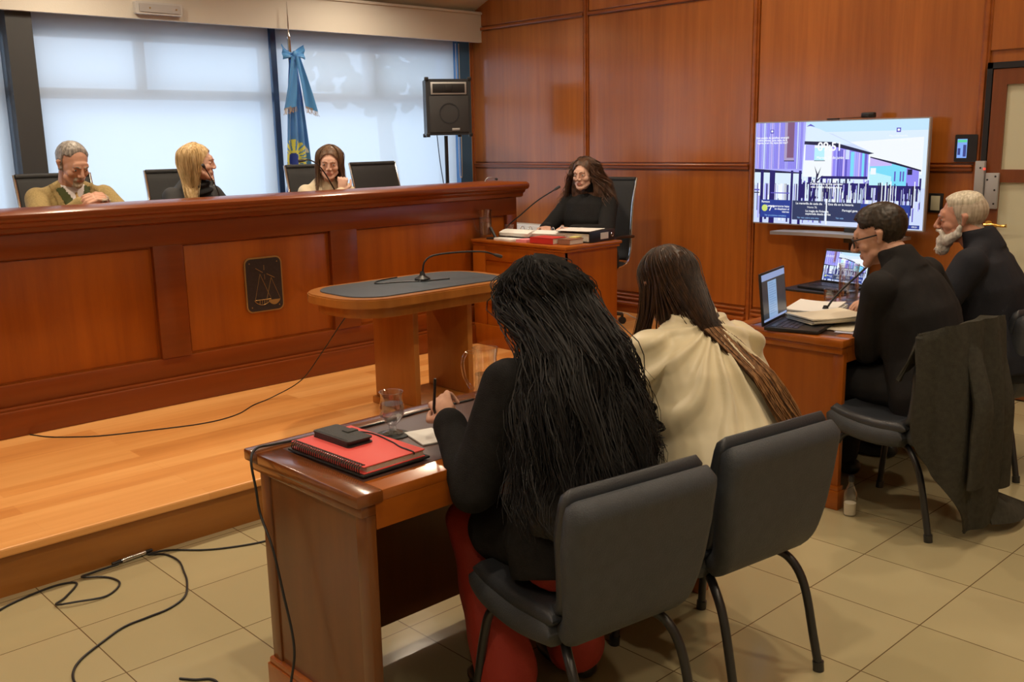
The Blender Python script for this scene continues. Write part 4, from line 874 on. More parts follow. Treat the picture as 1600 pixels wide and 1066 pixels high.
        for q in (-1, 1): P.append(('c', s.at(q*0.02, -0.02, 0.478), s.at(q*s.sw/k*0.8, -0.005, s.sz+0.005), 0.050*k+f*0.3, 0.042*k+f*0.4))
        for S, E, W in s.arm:
            W2 = E+(W-E)*cuff; P += [('c', S, E, 0.046*k+sleeve, 0.040*k+sleeve+bell*0.5), ('c', E, W2, 0.040*k+sleeve+bell*0.5, 0.027*k+sleeve*0.75+bell)]
        P += list(extra)
        s.garment = mesh_obj(name, blob(P, voxel, 12, 0.6), m, s.root, disp=disp); return s.garment
    def bottoms(s, m, name='trousers', f=0.014, flare=0.0, skirt=False):
        P = []
        for H, K, A in s.leg: P += [('c', H, K, 0.078*s.k+f, 0.058*s.k+f), ('c', K, A+V(0, 0, 0.015), 0.056*s.k+f, 0.042*s.k+f+flare)]
        b = s.bulk*s.k; P.append(('l', [(V(0, -0.01, s.seat-0.0), 0.17*b, 0.13*b, Matrix.Identity(3)), (V(0, 0, s.seat+0.08), 0.175*b, 0.14*b, Matrix.Identity(3)), (V(0, 0.0, s.seat+0.16), 0.15*b, 0.12*b, Matrix.Identity(3))]))
        o = mesh_obj(name, blob(P, 0.009, 3), m, s.root, disp=lambda c, n: 0.008*nz(V(c.x, c.y, c.z*0.4), 16)); return o
    def shoes(s, m='shoe_black'):
        for H, K, A in s.leg: mesh_obj('shoe', blob([('c', A+V(0, -0.035, -0.045), A+V(0, 0.15, -0.058), 0.042, 0.030), ('e', A+V(0, 0.06, -0.058), (0.045, 0.13, 0.030))], 0.008, 2), m, s.root)
    def crop(s, m, pred, off, name='hair', na=0.0, ns=120):
        Mi = s.Mh.inverted(); k = s.k
        o2 = (lambda c: off((Mi @ c)/k)) if callable(off) else off
        return extract(s.body.data, lambda c, n: pred((Mi @ c)/k), o2, name, m, s.root, na, ns)
def strands(name, m, parent, guides, n, per, r=0.0022, wave=0.006, freq=2.0, spread=0.012, rnd=None, seg=18, extra=None, sides=4, tipfade=0.25):
    """locks of hair: each lock follows a path blended from two neighbouring guides, its strands run beside it"""
    rnd = rnd or random.Random(5); mb = MB()
    for i in range(n):
        u = (i+rnd.random())/n*(len(guides)-1); a = min(int(u), len(guides)-2); t = u-a
        L = rnd.uniform(0.80, 1.0); ph = rnd.uniform(0, 6.28); fr = freq*rnd.uniform(0.7, 1.3); A = wave*rnd.uniform(0.5, 1.5); dep = rnd.uniform(-0.3, 1.0)*spread
        base = []
        for j in range(seg+1):
            q = j/seg*L; ga, gb = guides[a], guides[a+1]; x = q*(len(ga)-1); c = min(int(x), len(ga)-2); f = x-c
            p = (ga[c]*(1-f)+ga[c+1]*f)*(1-t)+(gb[c]*(1-f)+gb[c+1]*f)*t; base.append(p)
        ctr = extra or V(0, 0, 0)
        for h in range(per):
            o = V(rnd.gauss(0, 1), rnd.gauss(0, 1), rnd.gauss(0, 0.6))*spread*0.45; l2 = rnd.uniform(0.86, 1.0); pts = []; rad = []
            m_ = max(4, int(seg*l2))
            for j in range(m_+1):
                q = j/seg; p = base[j]; e = min(1.0, max(0.08, (q-0.18)*3.0))
                out = V(p.x-ctr.x, p.y-ctr.y, 0); out = out.normalized() if out.length > 1e-4 else V(0, 1, 0)
                w_ = A*e*(0.4+q); a_ = ph+q*fr*6.28
                pts.append(p+o*(0.35+0.65*e)*(1+0.4*math.sin(a_*0.5+h))+out*(dep*e+w_*math.cos(a_))+V(-out.y, out.x, 0)*w_*math.sin(a_))
                rad.append(r*(1-max(0, (j/m_-(1-tipfade))/tipfade)*0.75))
            mb.tube(pts, rad, sides)
    return mb.build(name, m, parent, smooth=True, angle=80, fix=False)
def scalp(P, phi, up=0.0, part=0.0, s=1.0, grow=0.0, n=6, low=-0.03):
    """points from the parting over the skull down to ear height at azimuth phi (0 = nape, + = person's right)"""
    out = []; k = P.k*s
    for j in range(n+1):
        th = (0.06+0.94*j/n)*PI/2*1.08
        r_x, r_y, r_z = 0.083+grow, 0.101+grow, 0.088+grow
        x = r_x*math.sin(th)*math.sin(phi)+part*math.cos(th); y = -0.014-r_y*math.sin(th)*math.cos(phi); z = 0.034+r_z*math.cos(th)
        if j == n: z = min(z, 0.0)
        out.append(P.Mh @ (V(x, y, z)*k))
    return out
def cap_blob(P, extra, m, name='hair', s=1.0, voxel=0.006, disp=None, face=0.055, face_w=0.056, low=-0.12):
    """hair mass round the skull with the face left open"""
    k = P.k; Mi = P.Mh.inverted(); E = lambda c, r: ('e', P.Mh @ (Vector(c)*k), [q*k for q in r], P.Mh.to_3x3())
    pr = [E((0, -0.020, 0.036), (0.086*s, 0.102*s, 0.088*s)), E((0, -0.045, -0.02), (0.080*s, 0.068*s, 0.085))]+list(extra)
    me = blob(pr, voxel, 3)
    bm = bmesh.new(); bm.from_mesh(me)
    def infront(c):
        h = (Mi @ c)/k
        w_ = 0.066*math.sqrt(max(0.0, 1-(max(0, h.z)/face)**2)) if h.z > 0 else 0.066+0.15*min(0.1, -h.z)
        return h.y > 0.012 and h.z < face and abs(h.x) < w_ and h.z > -0.20 and h.y < 0.2
    bmesh.ops.delete(bm, geom=[f for f in bm.faces if infront(f.calc_center_median())], context='FACES'); bm.to_mesh(me); bm.free()
    return mesh_obj(name, me, m, P.root, disp=disp)
def fold(a=0.006, s=9, st=(1, 1, 0.5)): return lambda c, n: a*nz(V(c.x*st[0], c.y*st[1], c.z*st[2]), s)+a*0.5*nz(V(c.x*st[0], c.y*st[1], c.z*st[2]), s*2.3, 5)
SEAT = 0.465
# ------------------------------------------------------------------ 1 woman with long black curls, seen from behind
P = Person('person with long black curls and dark coat, seated at the front desk', (1.83, 1.672, 0), math.radians(-6), SEAT, 0.33, head=(0.10, 0.30, 0.04), male=False, side=0.08,
           wr=((-0.195, 0.375, 0.835), (0.20, 0.38, 0.81)), pole=((-0.42, -0.5, -1.0), (0.8, -0.2, -0.8)), bulk=1.10, sh=0.185, scale=1.02, knee=(0.37, -0.02), ankle=-0.20,
           hands=({'d': (0.15, 0.6, 0.35), 'n': (-0.8, -0.5, 0.5), 'curl': (1.0, 0.8, 0.4), 'thumb': 0.9}, None), voxel=0.004)
P.top('black_wool', 'coat', fat=0.032, hem=-0.09, sleeve=0.026, cuff=0.90, disp=fold(0.010, 8), hipw=0.18, flare=0.006, voxel=0.008, extra=[('c', H, H+(K-H)*0.62, 0.112, 0.098) for H, K, A in P.leg])
P.bottoms('red_cloth', 'trousers', 0.010, 0.040); P.shoes()
W1 = P
k = P.k; gl = []
mass = []
lv = [(0.0, 0.100, 0.096, 0), (0.09, 0.112, 0.094, 1), (0.20, 0.150, 0.088, 2), (0.33, 0.190, 0.084, 3), (0.45, 0.205, 0.078, 4), (0.52, 0.185, 0.06, 5)]
hc = P.Mh @ V(0, -0.02, -0.0)
def spine_y(z):
    t = (z-P.P0.z)/(P.T @ V(0, 0, 1)).z; return (P.P0+P.T @ V(0, 0, t)).y
def lev(d, w_, dp): 
    z = hc.z-d; yy = hc.y-0.02 if d < 0.05 else min(hc.y-0.02, spine_y(z)-0.105); return V(hc.x-0.02-0.20*d, yy, z)
mass = [('l', [(lev(d, w_, dp), w_*0.86, dp*0.88+0.012*i, Matrix.Identity(3)) for d, w_, dp, i in lv])]
cap_blob(P, mass, 'hair_black', 'hair', 1.03, voxel=0.008, disp=lambda c, n: 0.010*nz(V(c.x, c.y, c.z*0.6), 26)+0.006*nz(c, 60), face=0.074)
for a in range(13):
    phi = math.radians(-128+256*a/12); g = scalp(P, phi, n=5, grow=0.006)
    for d, w_, dp, i in lv[1:]:
        c = lev(d, w_, dp); g.append(V(c.x+math.sin(phi)*w_, c.y-math.cos(phi)*(dp+0.014*i), c.z-(0.02 if i == 5 else 0)))
    gl.append(g)
strands('curls', 'hair_black', P.root, gl, 270, 11, r=0.0017, wave=0.017, freq=3.6, spread=0.026, extra=hc, rnd=random.Random(11), seg=28, sides=3)
rnd = random.Random(4); gl2 = []
for a in range(6):   # loose ringlets at the right hip side of the hair
    x = 0.16+0.014*a; gl2.append([V(x, 0.02+0.01*a, 0.93), V(x+0.03, 0.02, 0.86), V(x+0.045, 0.02, 0.79), V(x+0.04, 0.01, 0.72)])
strands('ringlets', 'hair_black', P.root, gl2, 12, 5, r=0.0024, wave=0.022, freq=2.6, spread=0.008, rnd=rnd, seg=34)
# pen between her fingers, resting over the desk
# ------------------------------------------------------------------ 2 woman in the cream blouse
P = Person('person with long brown hair and cream satin blouse, leaning over the desk', (2.44, 1.635, 0), math.radians(-14), SEAT, 0.44, head=(-0.05, 0.45, 0.0), male=False, wr=((-0.18, 0.45, 0.82), (0.16, 0.46, 0.82)), pole=((-0.9, -0.3, -0.6), (0.9, -0.2, -0.6)),
           bulk=1.08, sh=0.160, scale=1.03, voxel=0.0055)
W2 = P; nb = P.at(0, -0.03, 0.49)
def pleat(c, n):
    d = c-nb; a = math.atan2(d.x, -d.z if abs(d.z) > 1e-5 else 1e-5); r = d.length
    wv = math.sin(a*17+2.2*nz(c, 5)); wv = wv if wv > 0 else wv*0.4
    return min(1, r*4)*0.017*wv+0.010*nz(V(c.x, c.y, c.z*0.5), 7)
P.top('cream_satin', 'blouse', fat=0.034, hem=-0.06, sleeve=0.028, cuff=0.92, disp=pleat, hipw=0.16, flare=0.050, bell=0.035, voxel=0.006)
P.bottoms('trouser_black'); P.shoes()
hc = P.Mh @ V(0, -0.02, 0)
def sb(z):  # back surface height map of the blouse
    t = (z-P.P0.z)/(P.T @ V(0, 0, 1)).z; return (P.P0+P.T @ V(0, 0, t)).y
cap_blob(P, [('l', [(hc+V(0, -0.005, 0.0), 0.082, 0.088, Matrix.Identity(3)), (hc+V(0, -0.03, -0.08), 0.080, 0.075, Matrix.Identity(3)), (hc+V(0.01, -0.045, -0.15), 0.062, 0.055, Matrix.Identity(3)), (hc+V(0.03, -0.07, -0.20), 0.035, 0.03, Matrix.Identity(3))])], 'hair_brown', 'hair', 1.02, voxel=0.006, disp=lambda c, n: 0.003*nz(V(c.x, c.y, c.z*0.15), 70), face=0.074)
gl = []
for a in range(11):
    phi = math.radians(-110+225*a/10); g = scalp(P, phi, n=6, grow=0.004); q = g[-1]
    if a <= 2:    # falls in front of her left shoulder, straight down
        g += [q+V(-0.004, 0.0, -0.08), q+V(-0.008, 0.03, -0.18), q+V(-0.002, 0.05, -0.30), q+V(0.0, 0.06, -0.40)]
    else:         # swept over the right shoulder blade
        f = (a-3)/7; e1 = V(-0.035+0.10*f, sb(hc.z-0.15)-0.120+0.02*f, hc.z-0.135)
        e2 = V(0.045+0.10*f, sb(hc.z-0.26)-0.172+0.03*f, hc.z-0.245); e3 = V(0.095+0.105*f, sb(hc.z-0.38)-0.188+0.03*f, hc.z-0.38); e4 = V(0.115+0.085*f, sb(hc.z-0.50)-0.192+0.04*f, hc.z-0.50)
        g += [e1*0.85+q*0.15, e2, e3, e4]
    gl.append(g)
strands('hair_strands', 'hair_brown', P.root, gl, 150, 7, r=0.0016, wave=0.003, freq=1.2, spread=0.008, extra=hc, rnd=random.Random(2), seg=24)
g3 = [g[7:] for g in gl[3:]]
for g in g3: g[0] = g[0]+V(0, -0.012, 0); g[1] = g[1]+V(0, -0.012, 0)
strands('light_tips', 'hair_brown_light', P.root, g3, 60, 5, r=0.0019, wave=0.006, freq=1.0, spread=0.007, extra=hc, rnd=random.Random(9), seg=18, tipfade=0.5)
tag(P.root.children[-1], 'lighter brown lower lengths of hair')
# ------------------------------------------------------------------ 3 man with glasses
P = Person('person with short dark hair, black glasses and black suit at the laptop', (4.04, 1.70, 0), math.radians(-3), SEAT-0.02, 0.34, side=-0.06, head=(0.42, 0.30, 0.05), male=True, scale=1.08, wr=((0.07, 0.33, 0.83), (0.21, 0.36, 0.83)), pole=((-0.55, -0.1, -1.0), (0.9, -0.3, -0.6)),
           bulk=1.16, skin='skin_light', lips='lips_plain', voxel=0.0045)
M1 = P
P.top('black_suit', 'suit_jacket', fat=0.026, hem=-0.10, sleeve=0.022, disp=fold(0.008, 9), hipw=0.175, extra=[('l', [(P.at(0, -0.02, 0.46), 0.095, 0.085, P.T), (P.at(0, -0.006, 0.515), 0.078, 0.074, P.T), (P.at(0, 0.010, 0.560), 0.070, 0.066, P.T)])])
P.bottoms('trouser_black'); P.shoes(); P.brows('hair_dark')
P.crop('hair_dark', lambda h: (h.z > 0.044 or (h.y < 0.0 and h.z > -0.035+max(0, h.y+0.03)*1.2 and abs(h.x) < 0.079)) and not (h.y > 0.05 and h.z < 0.075) and not (abs(h.x) > 0.076 and h.z < 0.03), lambda h: 0.007+max(0, h.z)*0.13+max(0, h.y)*max(0, h.z-0.05)*3, na=0.0025, ns=110)
mb = MB()
for q in (-1, 1):
    c = V(q*0.033, 0.098, -0.002); pts = [P.Mh @ ((c+V(0.025*math.cos(a*PI/8), -0.008*abs(math.cos(a*PI/8)) if q*math.cos(a*PI/8) > 0 else 0, 0.019*math.sin(a*PI/8)))*P.k) for a in range(17)]
    mb.tube(pts, 0.0030, 6); mb.tube([P.Mh @ (V(q*a, b, 0.008)*P.k) for a, b in ((0.057, 0.092), (0.074, 0.070), (0.080, 0.02), (0.083, -0.012))], 0.0032, 6)
mb.tube([P.Mh @ (V(a, 0.101, 0.004)*P.k) for a in (-0.008, 0.008)], 0.0028, 6); mb.build('glasses', 'black_plastic', P.root)
# ------------------------------------------------------------------ 4 white-bearded man
P = Person('person with white beard and cropped white hair in a dark suit', (4.775, 1.72, 0), math.radians(10), SEAT, 0.24, head=(0.24, 0.08, -0.03), male=True, scale=1.06, wr=((-0.15, 0.42, 0.84), (0.2, 0.44, 0.83)), pole=((-0.8, -0.5, -0.7), (0.9, -0.3, -0.7)),
           bulk=1.24, skin='skin_ruddy', lips='lips_plain', sh=0.20)
M2 = P
P.top('navy_suit', 'suit_jacket', fat=0.030, hem=-0.08, sleeve=0.026, disp=fold(0.010, 8), hipw=0.175, extra=[('l', [(P.at(0, -0.02, 0.46), 0.105, 0.09, P.T), (P.at(0, -0.010, 0.515), 0.084, 0.080, P.T), (P.at(0, 0.000, 0.560), 0.074, 0.070, P.T)])])
P.bottoms('trouser_black'); P.shoes(); P.brows('hair_grey')
P.crop('hair_stubble', lambda h: h.z > -0.02-0.5*max(0, -h.y-0.03) and h.y < 0.035 and h.z < 0.09 and not (abs(h.x) > 0.0765 and h.z < 0.03) and h.y < 0.02+0.3*h.z, 0.0025, 'cropped_sides', 0.001)
P.crop('hair_white', lambda h: h.z > 0.058+0.30*max(0, -h.y-0.04) and not (h.y > 0.055 and h.z < 0.082), lambda h: (0.010+max(0, h.y)*0.10)*max(0.1, min(1, (h.z-0.060-0.30*max(0, -h.y-0.04))/0.022)), 'hair', 0.0012, 80)
Eb = lambda c, r_: ('e', P.Mh @ (Vector(c)*P.k), [q*P.k for q in r_], P.Mh.to_3x3()); Cb = lambda a, b, r0, r1: ('c', P.Mh @ (Vector(a)*P.k), P.Mh @ (Vector(b)*P.k), r0*P.k, r1*P.k)
bp_ = [Eb((0, 0.070, -0.098), (0.046, 0.038, 0.034)), Eb((0, 0.080, -0.128), (0.034, 0.030, 0.034)), Cb((-0.028, 0.084, -0.052), (0, 0.100, -0.0455), 0.009, 0.009), Cb((0.028, 0.084, -0.052), (0, 0.100, -0.0455), 0.009, 0.009), Cb((-0.028, 0.084, -0.052), (-0.034, 0.072, -0.085), 0.010, 0.018), Cb((0.028, 0.084, -0.052), (0.034, 0.072, -0.085), 0.010, 0.018)]
for q in (-1, 1): bp_ += [Cb((q*0.069, 0.008, -0.030), (q*0.058, 0.020, -0.062), 0.010, 0.017), Cb((q*0.058, 0.020, -0.062), (q*0.030, 0.062, -0.092), 0.020, 0.026)]
mesh_obj('beard', blob(bp_, 0.0045, 2), 'beard_white', P.root, disp=lambda c, n: 0.003*nz(c, 110))
gl = [[P.Mh @ (V(x*0.7*P.k, (0.050+0.040*math.cos(x*18))*P.k, -0.095*P.k)), P.Mh @ (V(x*0.6*P.k, (0.058+0.040*math.cos(x*18))*P.k, -0.130*P.k)), P.Mh @ (V(x*0.4*P.k, (0.066+0.03*math.cos(x*18))*P.k, -0.165*P.k))] for x in (-0.05, -0.03, -0.01, 0.01, 0.03, 0.05)]
strands('beard_tip', 'beard_white', P.root, gl, 36, 8, r=0.0018, wave=0.004, freq=1.5, spread=0.010, rnd=random.Random(6), seg=8)
# ------------------------------------------------------------------ 5 clerk
P = Person('person with long dark wavy hair and black sweater at the clerk desk', (5.42, 4.92, 0.19), PI/2+0.10, 0.44, 0.02, head=(0.12, 0.04, 0.0), male=False, wr=((-0.14, 0.40, 0.785), (0.10, 0.40, 0.785)), pole=((-0.9, -0.2, -0.8), (0.9, -0.2, -0.8)),
           bulk=1.22, sh=0.18, skin='skin_fair', scale=1.0, voxel=0.0045)
W3 = P
P.top('black_knit', 'sweater', fat=0.024, hem=-0.08, sleeve=0.020, disp=fold(0.006, 10), extra=[('c', P.at(0, -0.005, 0.49), P.at(0, 0.012, 0.545), 0.062, 0.058)])
P.bottoms('trouser_black'); P.shoes(); P.brows('hair_dark', 0.0026)
hc = P.Mh @ V(0, -0.02, 0)
cap_blob(P, [('l', [(hc+V(0, -0.02, 0.0), 0.105, 0.078, Matrix.Identity(3)), (hc+V(0, -0.04, -0.10), 0.15, 0.07, Matrix.Identity(3)), (hc+V(0, -0.06, -0.20), 0.165, 0.07, Matrix.Identity(3)), (hc+V(0, -0.06, -0.28), 0.17, 0.06, Matrix.Identity(3))])], 'hair_chestnut', 'hair', 1.03, voxel=0.007, disp=lambda c, n: 0.008*nz(c, 28), face=0.076)
gl = []
for a in range(13):
    phi = math.radians(-108+216*a/12); g = scalp(P, phi, n=5, grow=0.004, part=0.0); q = g[-1]; sg = math.sin(phi); cg = math.cos(phi)
    g += [hc+V(sg*0.135, -0.03-cg*0.09, -0.05), hc+V(sg*0.19, -0.03-cg*0.10, -0.14), hc+V(sg*0.225, 0.0-cg*0.12, -0.23), hc+V(sg*0.215, 0.03-cg*0.12, -0.31)]
    gl.append(g)
strands('curls', 'hair_chestnut', P.root, gl, 150, 8, r=0.0019, wave=0.018, freq=3.6, spread=0.022, extra=hc, rnd=random.Random(3), seg=22)
# ------------------------------------------------------------------ judges
FJ = 0.34
P = Person('person with grey hair and tan tweed jacket, head bowed, hands clasped', (2.06, 6.00, FJ), PI, 0.45, 0.14, head=(0.18, 0.42, 0.0), male=True, scale=1.03, wr=((-0.060, 0.38, 0.965), (0.060, 0.38, 0.965)), pole=((-1, -0.1, -1.0), (1, -0.1, -1.0)),
           hands=({'d': (0.62, 0.35, 0.25), 'n': (-0.5, 0.3, 0.6), 'curl': (0.6, 0.7, 0.4)}, {'d': (-0.62, 0.35, 0.30), 'n': (0.5, 0.3, 0.6), 'curl': (0.5, 0.7, 0.4)}), bulk=1.02, skin='skin_light', lips='lips_plain')
J1 = P
P.top('tweed_tan', 'jacket', fat=0.024, sleeve=0.020, disp=fold(0.005, 10))
Ti = P.T.transposed()
def tf(c): return Ti @ (c-P.P0)/P.k
g = P.garment.data
extract(g, lambda c, n: (lambda h: 0.17 > h.y > 0.03 and 0.20 < h.z < 0.50 and abs(h.x) < (h.z-0.22)*0.32+0.012)(tf(c)), 0.006, 'vest', 'green_vest', P.root)
extract(g, lambda c, n: (lambda h: 0.17 > h.y > 0.02 and 0.405 < h.z < 0.50 and abs(h.x) < (h.z-0.39)*0.5+0.012)(tf(c)), 0.008, 'shirt', 'shirt_white', P.root)
extract(g, lambda c, n: (lambda h: 0.17 > h.y > 0.02 and 0.30 < h.z < 0.465 and abs(h.x) < 0.012+(0.45-h.z)*0.10)(tf(c)), 0.014, 'tie', 'tie_gold', P.root)
for q in (-1, 1):
    extract(g, lambda c, n: (lambda h: 0.17 > h.y > 0.0 and 0.22 < h.z < 0.50 and (h.z-0.22)*0.32+0.008 < q*h.x < (h.z-0.22)*0.32+0.050-abs(h.z-0.38)*0.16)(tf(c)), 0.012, 'lapel', 'tweed_tan', P.root)
P.crop('hair_grey', lambda h: (h.z > 0.062 or (h.y < 0.01 and h.z > -0.04)) and not (h.y > 0.045 and h.z < 0.098) and not (abs(h.x) > 0.0765 and h.z < 0.028), lambda h: (0.006+max(0, h.z)*0.05)*max(0.15, min(1, (0.050-h.y)/0.02, 1)), na=0.002, ns=80)
P.crop('hair_stubble', lambda h: h.z < -0.046 and h.y > 0.045 and h.z > -0.112 and abs(h.x) < 0.030 and not (abs(h.x) < 0.018 and -0.070 < h.z < -0.054), 0.004, 'beard', 0.002); P.brows('hair_grey', 0.004)
P = Person('person with long straight blonde hair and black scarf, speaking into the microphone', (2.80, 5.97, FJ), PI+0.25, 0.45, 0.08, head=(0.72, 0.0, 0.0), male=False, scale=1.0, wr=((-0.20, 0.36, 0.80), (0.14, 0.38, 0.80)), bulk=1.05, skin='skin_fair')
J2 = P
P.top('charcoal_jacket', 'jacket', fat=0.022, sleeve=0.020, disp=fold(0.005, 10))
mesh_obj('scarf', blob([('l', [(P.at(0, 0.015, 0.40), 0.105, 0.10, P.T), (P.at(0, 0.02, 0.455), 0.100, 0.095, P.T), (P.at(0, 0.02, 0.50), 0.078, 0.080, P.T), (P.at(0, 0.015, 0.525), 0.06, 0.06, P.T)])], 0.006, 2), 'black_knit', P.root, disp=lambda c, n: 0.009*math.sin(c.z*130+c.x*22)+0.004*nz(c, 20)); P.brows('hair_chestnut', 0.0024)
hc = P.Mh @ V(0, -0.02, 0); R3 = P.Mh.to_3x3()
cap_blob(P, [], 'hair_blonde', 'hair', 1.02, voxel=0.006, disp=lambda c, n: 0.002*nz(c, 60), face=0.078)
gl = []
for a in range(9):
    phi = math.radians(-105+225*a/8); g = scalp(P, phi, n=6, grow=0.004, part=-0.01); q = g[-1]; f = a/8
    # the mass falls over her right shoulder to the front
    tg = P.at(0.085+0.035*math.sin(f*5), 0.10+0.02*math.cos(f*4), 0.40); tg2 = P.at(0.10+0.05*(f-0.5), 0.145, 0.22); tg3 = P.at(0.10+0.05*(f-0.5), 0.15, 0.10)
    g += [q*0.55+tg*0.45+V(0, 0, 0.02), tg, tg2, tg3]; gl.append(g)
strands('long_hair', 'hair_blonde', P.root, gl, 110, 7, r=0.0020, wave=0.003, freq=1.2, spread=0.011, extra=hc, rnd=random.Random(8), seg=22)
P = Person('person with straight brown hair and cream top, hand raised to the chin', (3.785, 5.96, FJ), PI-0.15, 0.44, 0.12, head=(-0.48, 0.14, -0.06), male=False, scale=0.98, wr=((-0.16, 0.36, 0.80), (-0.01, 0.28, 0.945)), pole=((-1, 0, -1), (0.8, 0.3, -1.0)), bulk=0.95, sh=0.15, skin='skin_fair',
           hands=(None, {'d': (-0.2, -0.1, 0.9), 'n': (0.3, 0.9, 0.1), 'curl': (0.9, 0.9, 0.5)}))
J3 = P
P.top('cream_knit', 'blouse', fat=0.018, sleeve=0.016, disp=fold(0.004, 12)); P.brows('hair_judge', 0.0024)
hc = P.Mh @ V(0, -0.02, 0)
cap_blob(P, [], 'hair_judge', 'hair', 1.02, voxel=0.006, disp=lambda c, n: 0.002*nz(c, 60), face=0.076)
gl = []
for a in range(11):
    phi = math.radians(-125+250*a/10); g = scalp(P, phi, n=6, grow=0.004); q = g[-1]; sg = math.sin(phi); cg = math.cos(phi)
    Rz = Matrix.Rotation(-0.35, 3, 'Z')
    g += [hc+Rz @ V(sg*0.088, -cg*0.075, -0.07), hc+Rz @ V(sg*0.098, 0.01-cg*0.08, -0.14), hc+Rz @ V(sg*0.115, 0.03-cg*0.09, -0.22), hc+Rz @ V(sg*0.13, 0.04-cg*0.09, -0.29)]; gl.append(g)
strands('long_hair', 'hair_judge', P.root, gl, 110, 6, r=0.0019, wave=0.003, freq=1.2, spread=0.009, extra=hc, rnd=random.Random(12), seg=20)
mb = MB()
for i in range(3): mb.ell(P.Mh @ V(0.083, -0.005, -0.045-0.024*i), (0.008+0.002*i, 0.008+0.002*i, 0.010+0.001*i), None, 10, 6)
mb.build('earring', 'pearl', P.root)
# ================================================================== things on and around the furniture
def one(mb, name, m, label, cat, group=None, **k): return tag(mb.build(name, m, **k), label, cat, group)
def RZ(a, x=0, y=0, z=0): return Matrix.Translation((x, y, z)) @ Matrix.Rotation(a, 4, 'Z')
# ---- long coat over the chair
t = thing('overcoat', 'long dark olive wool coat hung over the chair of the man with glasses', 'coat', (3.90, 1.73, 0), math.radians(-9))
def coat(u, v):
    # v: 0 inside the backrest, 0.12 over the top, 1 at the hem; u wraps round the chair back from left to right
    z = 0.90-0.88*max(0, (v-0.12)/0.88) if v > 0.12 else 0.70+0.20*math.sin(v/0.12*PI/2)
    q = max(0, (v-0.12)/0.88); th0 = -8+75*q**1.6+10*math.sin(q*9); th1 = 188-18*q; th = math.radians(th0+(th1-th0)*u)
    a = 0.262+0.02*math.sin(q*PI)-0.01*q; b = 0.105+0.045*math.sin(min(1, q*1.4)*PI/2)
    f = 0.014*math.sin(th*7+q*2.0)*min(1, q*3+0.2)+0.006*math.sin(th*15-q*3)
    x = -math.cos(th)*(a+f); y = -0.175-math.sin(th)*(b+f)
    if v < 0.12: k = v/0.12; y = y*k+(-0.10)*(1-k); z = 0.72+0.18*k-0.03*abs(math.cos(th))
    z -= 0.04*abs(math.cos(th))**3*(1-q)
    hem = 0.02+0.10*max(0, -math.cos(th))*0.6+0.10*max(0, math.cos(th))*0+0.05*abs(math.sin(th*3))*0.6
    z = max(z, hem*q) if q > 0.9 else z
    return V(x, y, z)
mb = MB(); mb.grid(coat, 64, 60, 0.008); mb.build('coat_body', 'coat_olive', t)
mb = MB(); R = []
for j in range(15):
    q = j/14; c = V(-0.07-0.03*q, -0.262-0.090*min(1, q*2.2), 0.845-0.60*q); a = 0.036+0.02*math.sin(min(1, q*2)*PI/2); b = 0.016+0.012*math.sin(q*PI)
    R.append([c+V(a*math.cos(i*2*PI/18)*(1+0.06*math.sin(q*12)), b*math.sin(i*2*PI/18), 0) for i in range(18)])
mb.rings(R); mb.build('sleeve', 'coat_olive', t)
mb = MB(); R = []
for j in range(13):
    q = j/12; c = V(0.14+0.03*q, -0.245-0.070*min(1, q*2.2), 0.84-0.66*q); a = 0.030+0.018*math.sin(min(1, q*2)*PI/2)
    R.append([c+V(a*math.cos(i*2*PI/16), 0.016*math.sin(i*2*PI/16), 0) for i in range(16)])
mb.rings(R); mb.build('sleeve', 'coat_olive', t)
mb = MB(); mb.grid(lambda u, v: V(0.06+0.30*u*v+0.12*u, -0.30-0.03*math.sin(u*5), 0.05+0.10*(1-v)-0.0*u)+V(0, -0.04*v, -0.035*u*v), 14, 6, 0.006); mb.build('trailing_hem', 'coat_olive', t)
# ---- flag with bow and ribbons
t = thing('flag', 'light blue provincial flag with a yellow sun emblem, hanging from a pole', 'flag', (4.10, 6.82, FZ))
mb = MB(); mb.lathe([(0.001, 0.0), (0.15, 0.0), (0.15, 0.02), (0.05, 0.05), (0.025, 0.10)], cap0=True); mb.cyl((0, 0, 0.05), (0, 0, 1.97), 0.013); mb.build('pole', 'black_metal', t)
mb = MB(); mb.cyl((0, 0, 1.95), (0, 0, 2.055), 0.015, 0.012); mb.lathe([(0.012, 2.055), (0.017, 2.07), (0.008, 2.09), (0.003, 2.12), (0.006, 2.15), (0.004, 2.23), (0.001, 2.33)], seg=12); mb.build('spear_finial', 'chrome', t)
def cloth(u, v, off=0.0):
    w_ = 0.045+0.19*v**0.8; x = -0.02*v+(u-0.5)*w_*1.25+0.028*v-0.07*v*v*0.5; y = -0.035-0.05*v*math.sin(u*PI)-0.020*math.sin(u*19+v*2)*min(1, v*2)-off
    return V(x, y, 1.90-1.30*v)
mb = MB(); mb.grid(cloth, 90, 150, 0.003); fl = mb.build('cloth', ['flag_blue', 'flag_yellow', 'flag_navy', 'flag_white'], t)
def emblem(p):
    dx, dz = (p.x+0.055)/1.0, (p.z-1.15)/1.15; r = math.hypot(dx, dz); a = math.degrees(math.atan2(dz, dx))
    if 0.060 < r < 0.130 and (a+8) % 15 < 9.5: return 1
    if 0.040 < r <= 0.060: return 1
    if 0.132 < r < 0.150 and 18 < a < 40: return 3
    if dx < 0.02 and r <= 0.040 or (dx < -0.005+0.03*math.sin(p.z*16) and p.z < 1.10): return 2
    if r < 0.03: return 3 if int(p.x*260+p.z*90) % 2 else 2
    if 0.72 < p.z < 0.98 and p.x < 0.01+0.02*math.sin(p.z*40) and p.x > -0.03: return 1
    return 0
for f_ in fl.data.polygons: f_.material_index = emblem(f_.center)
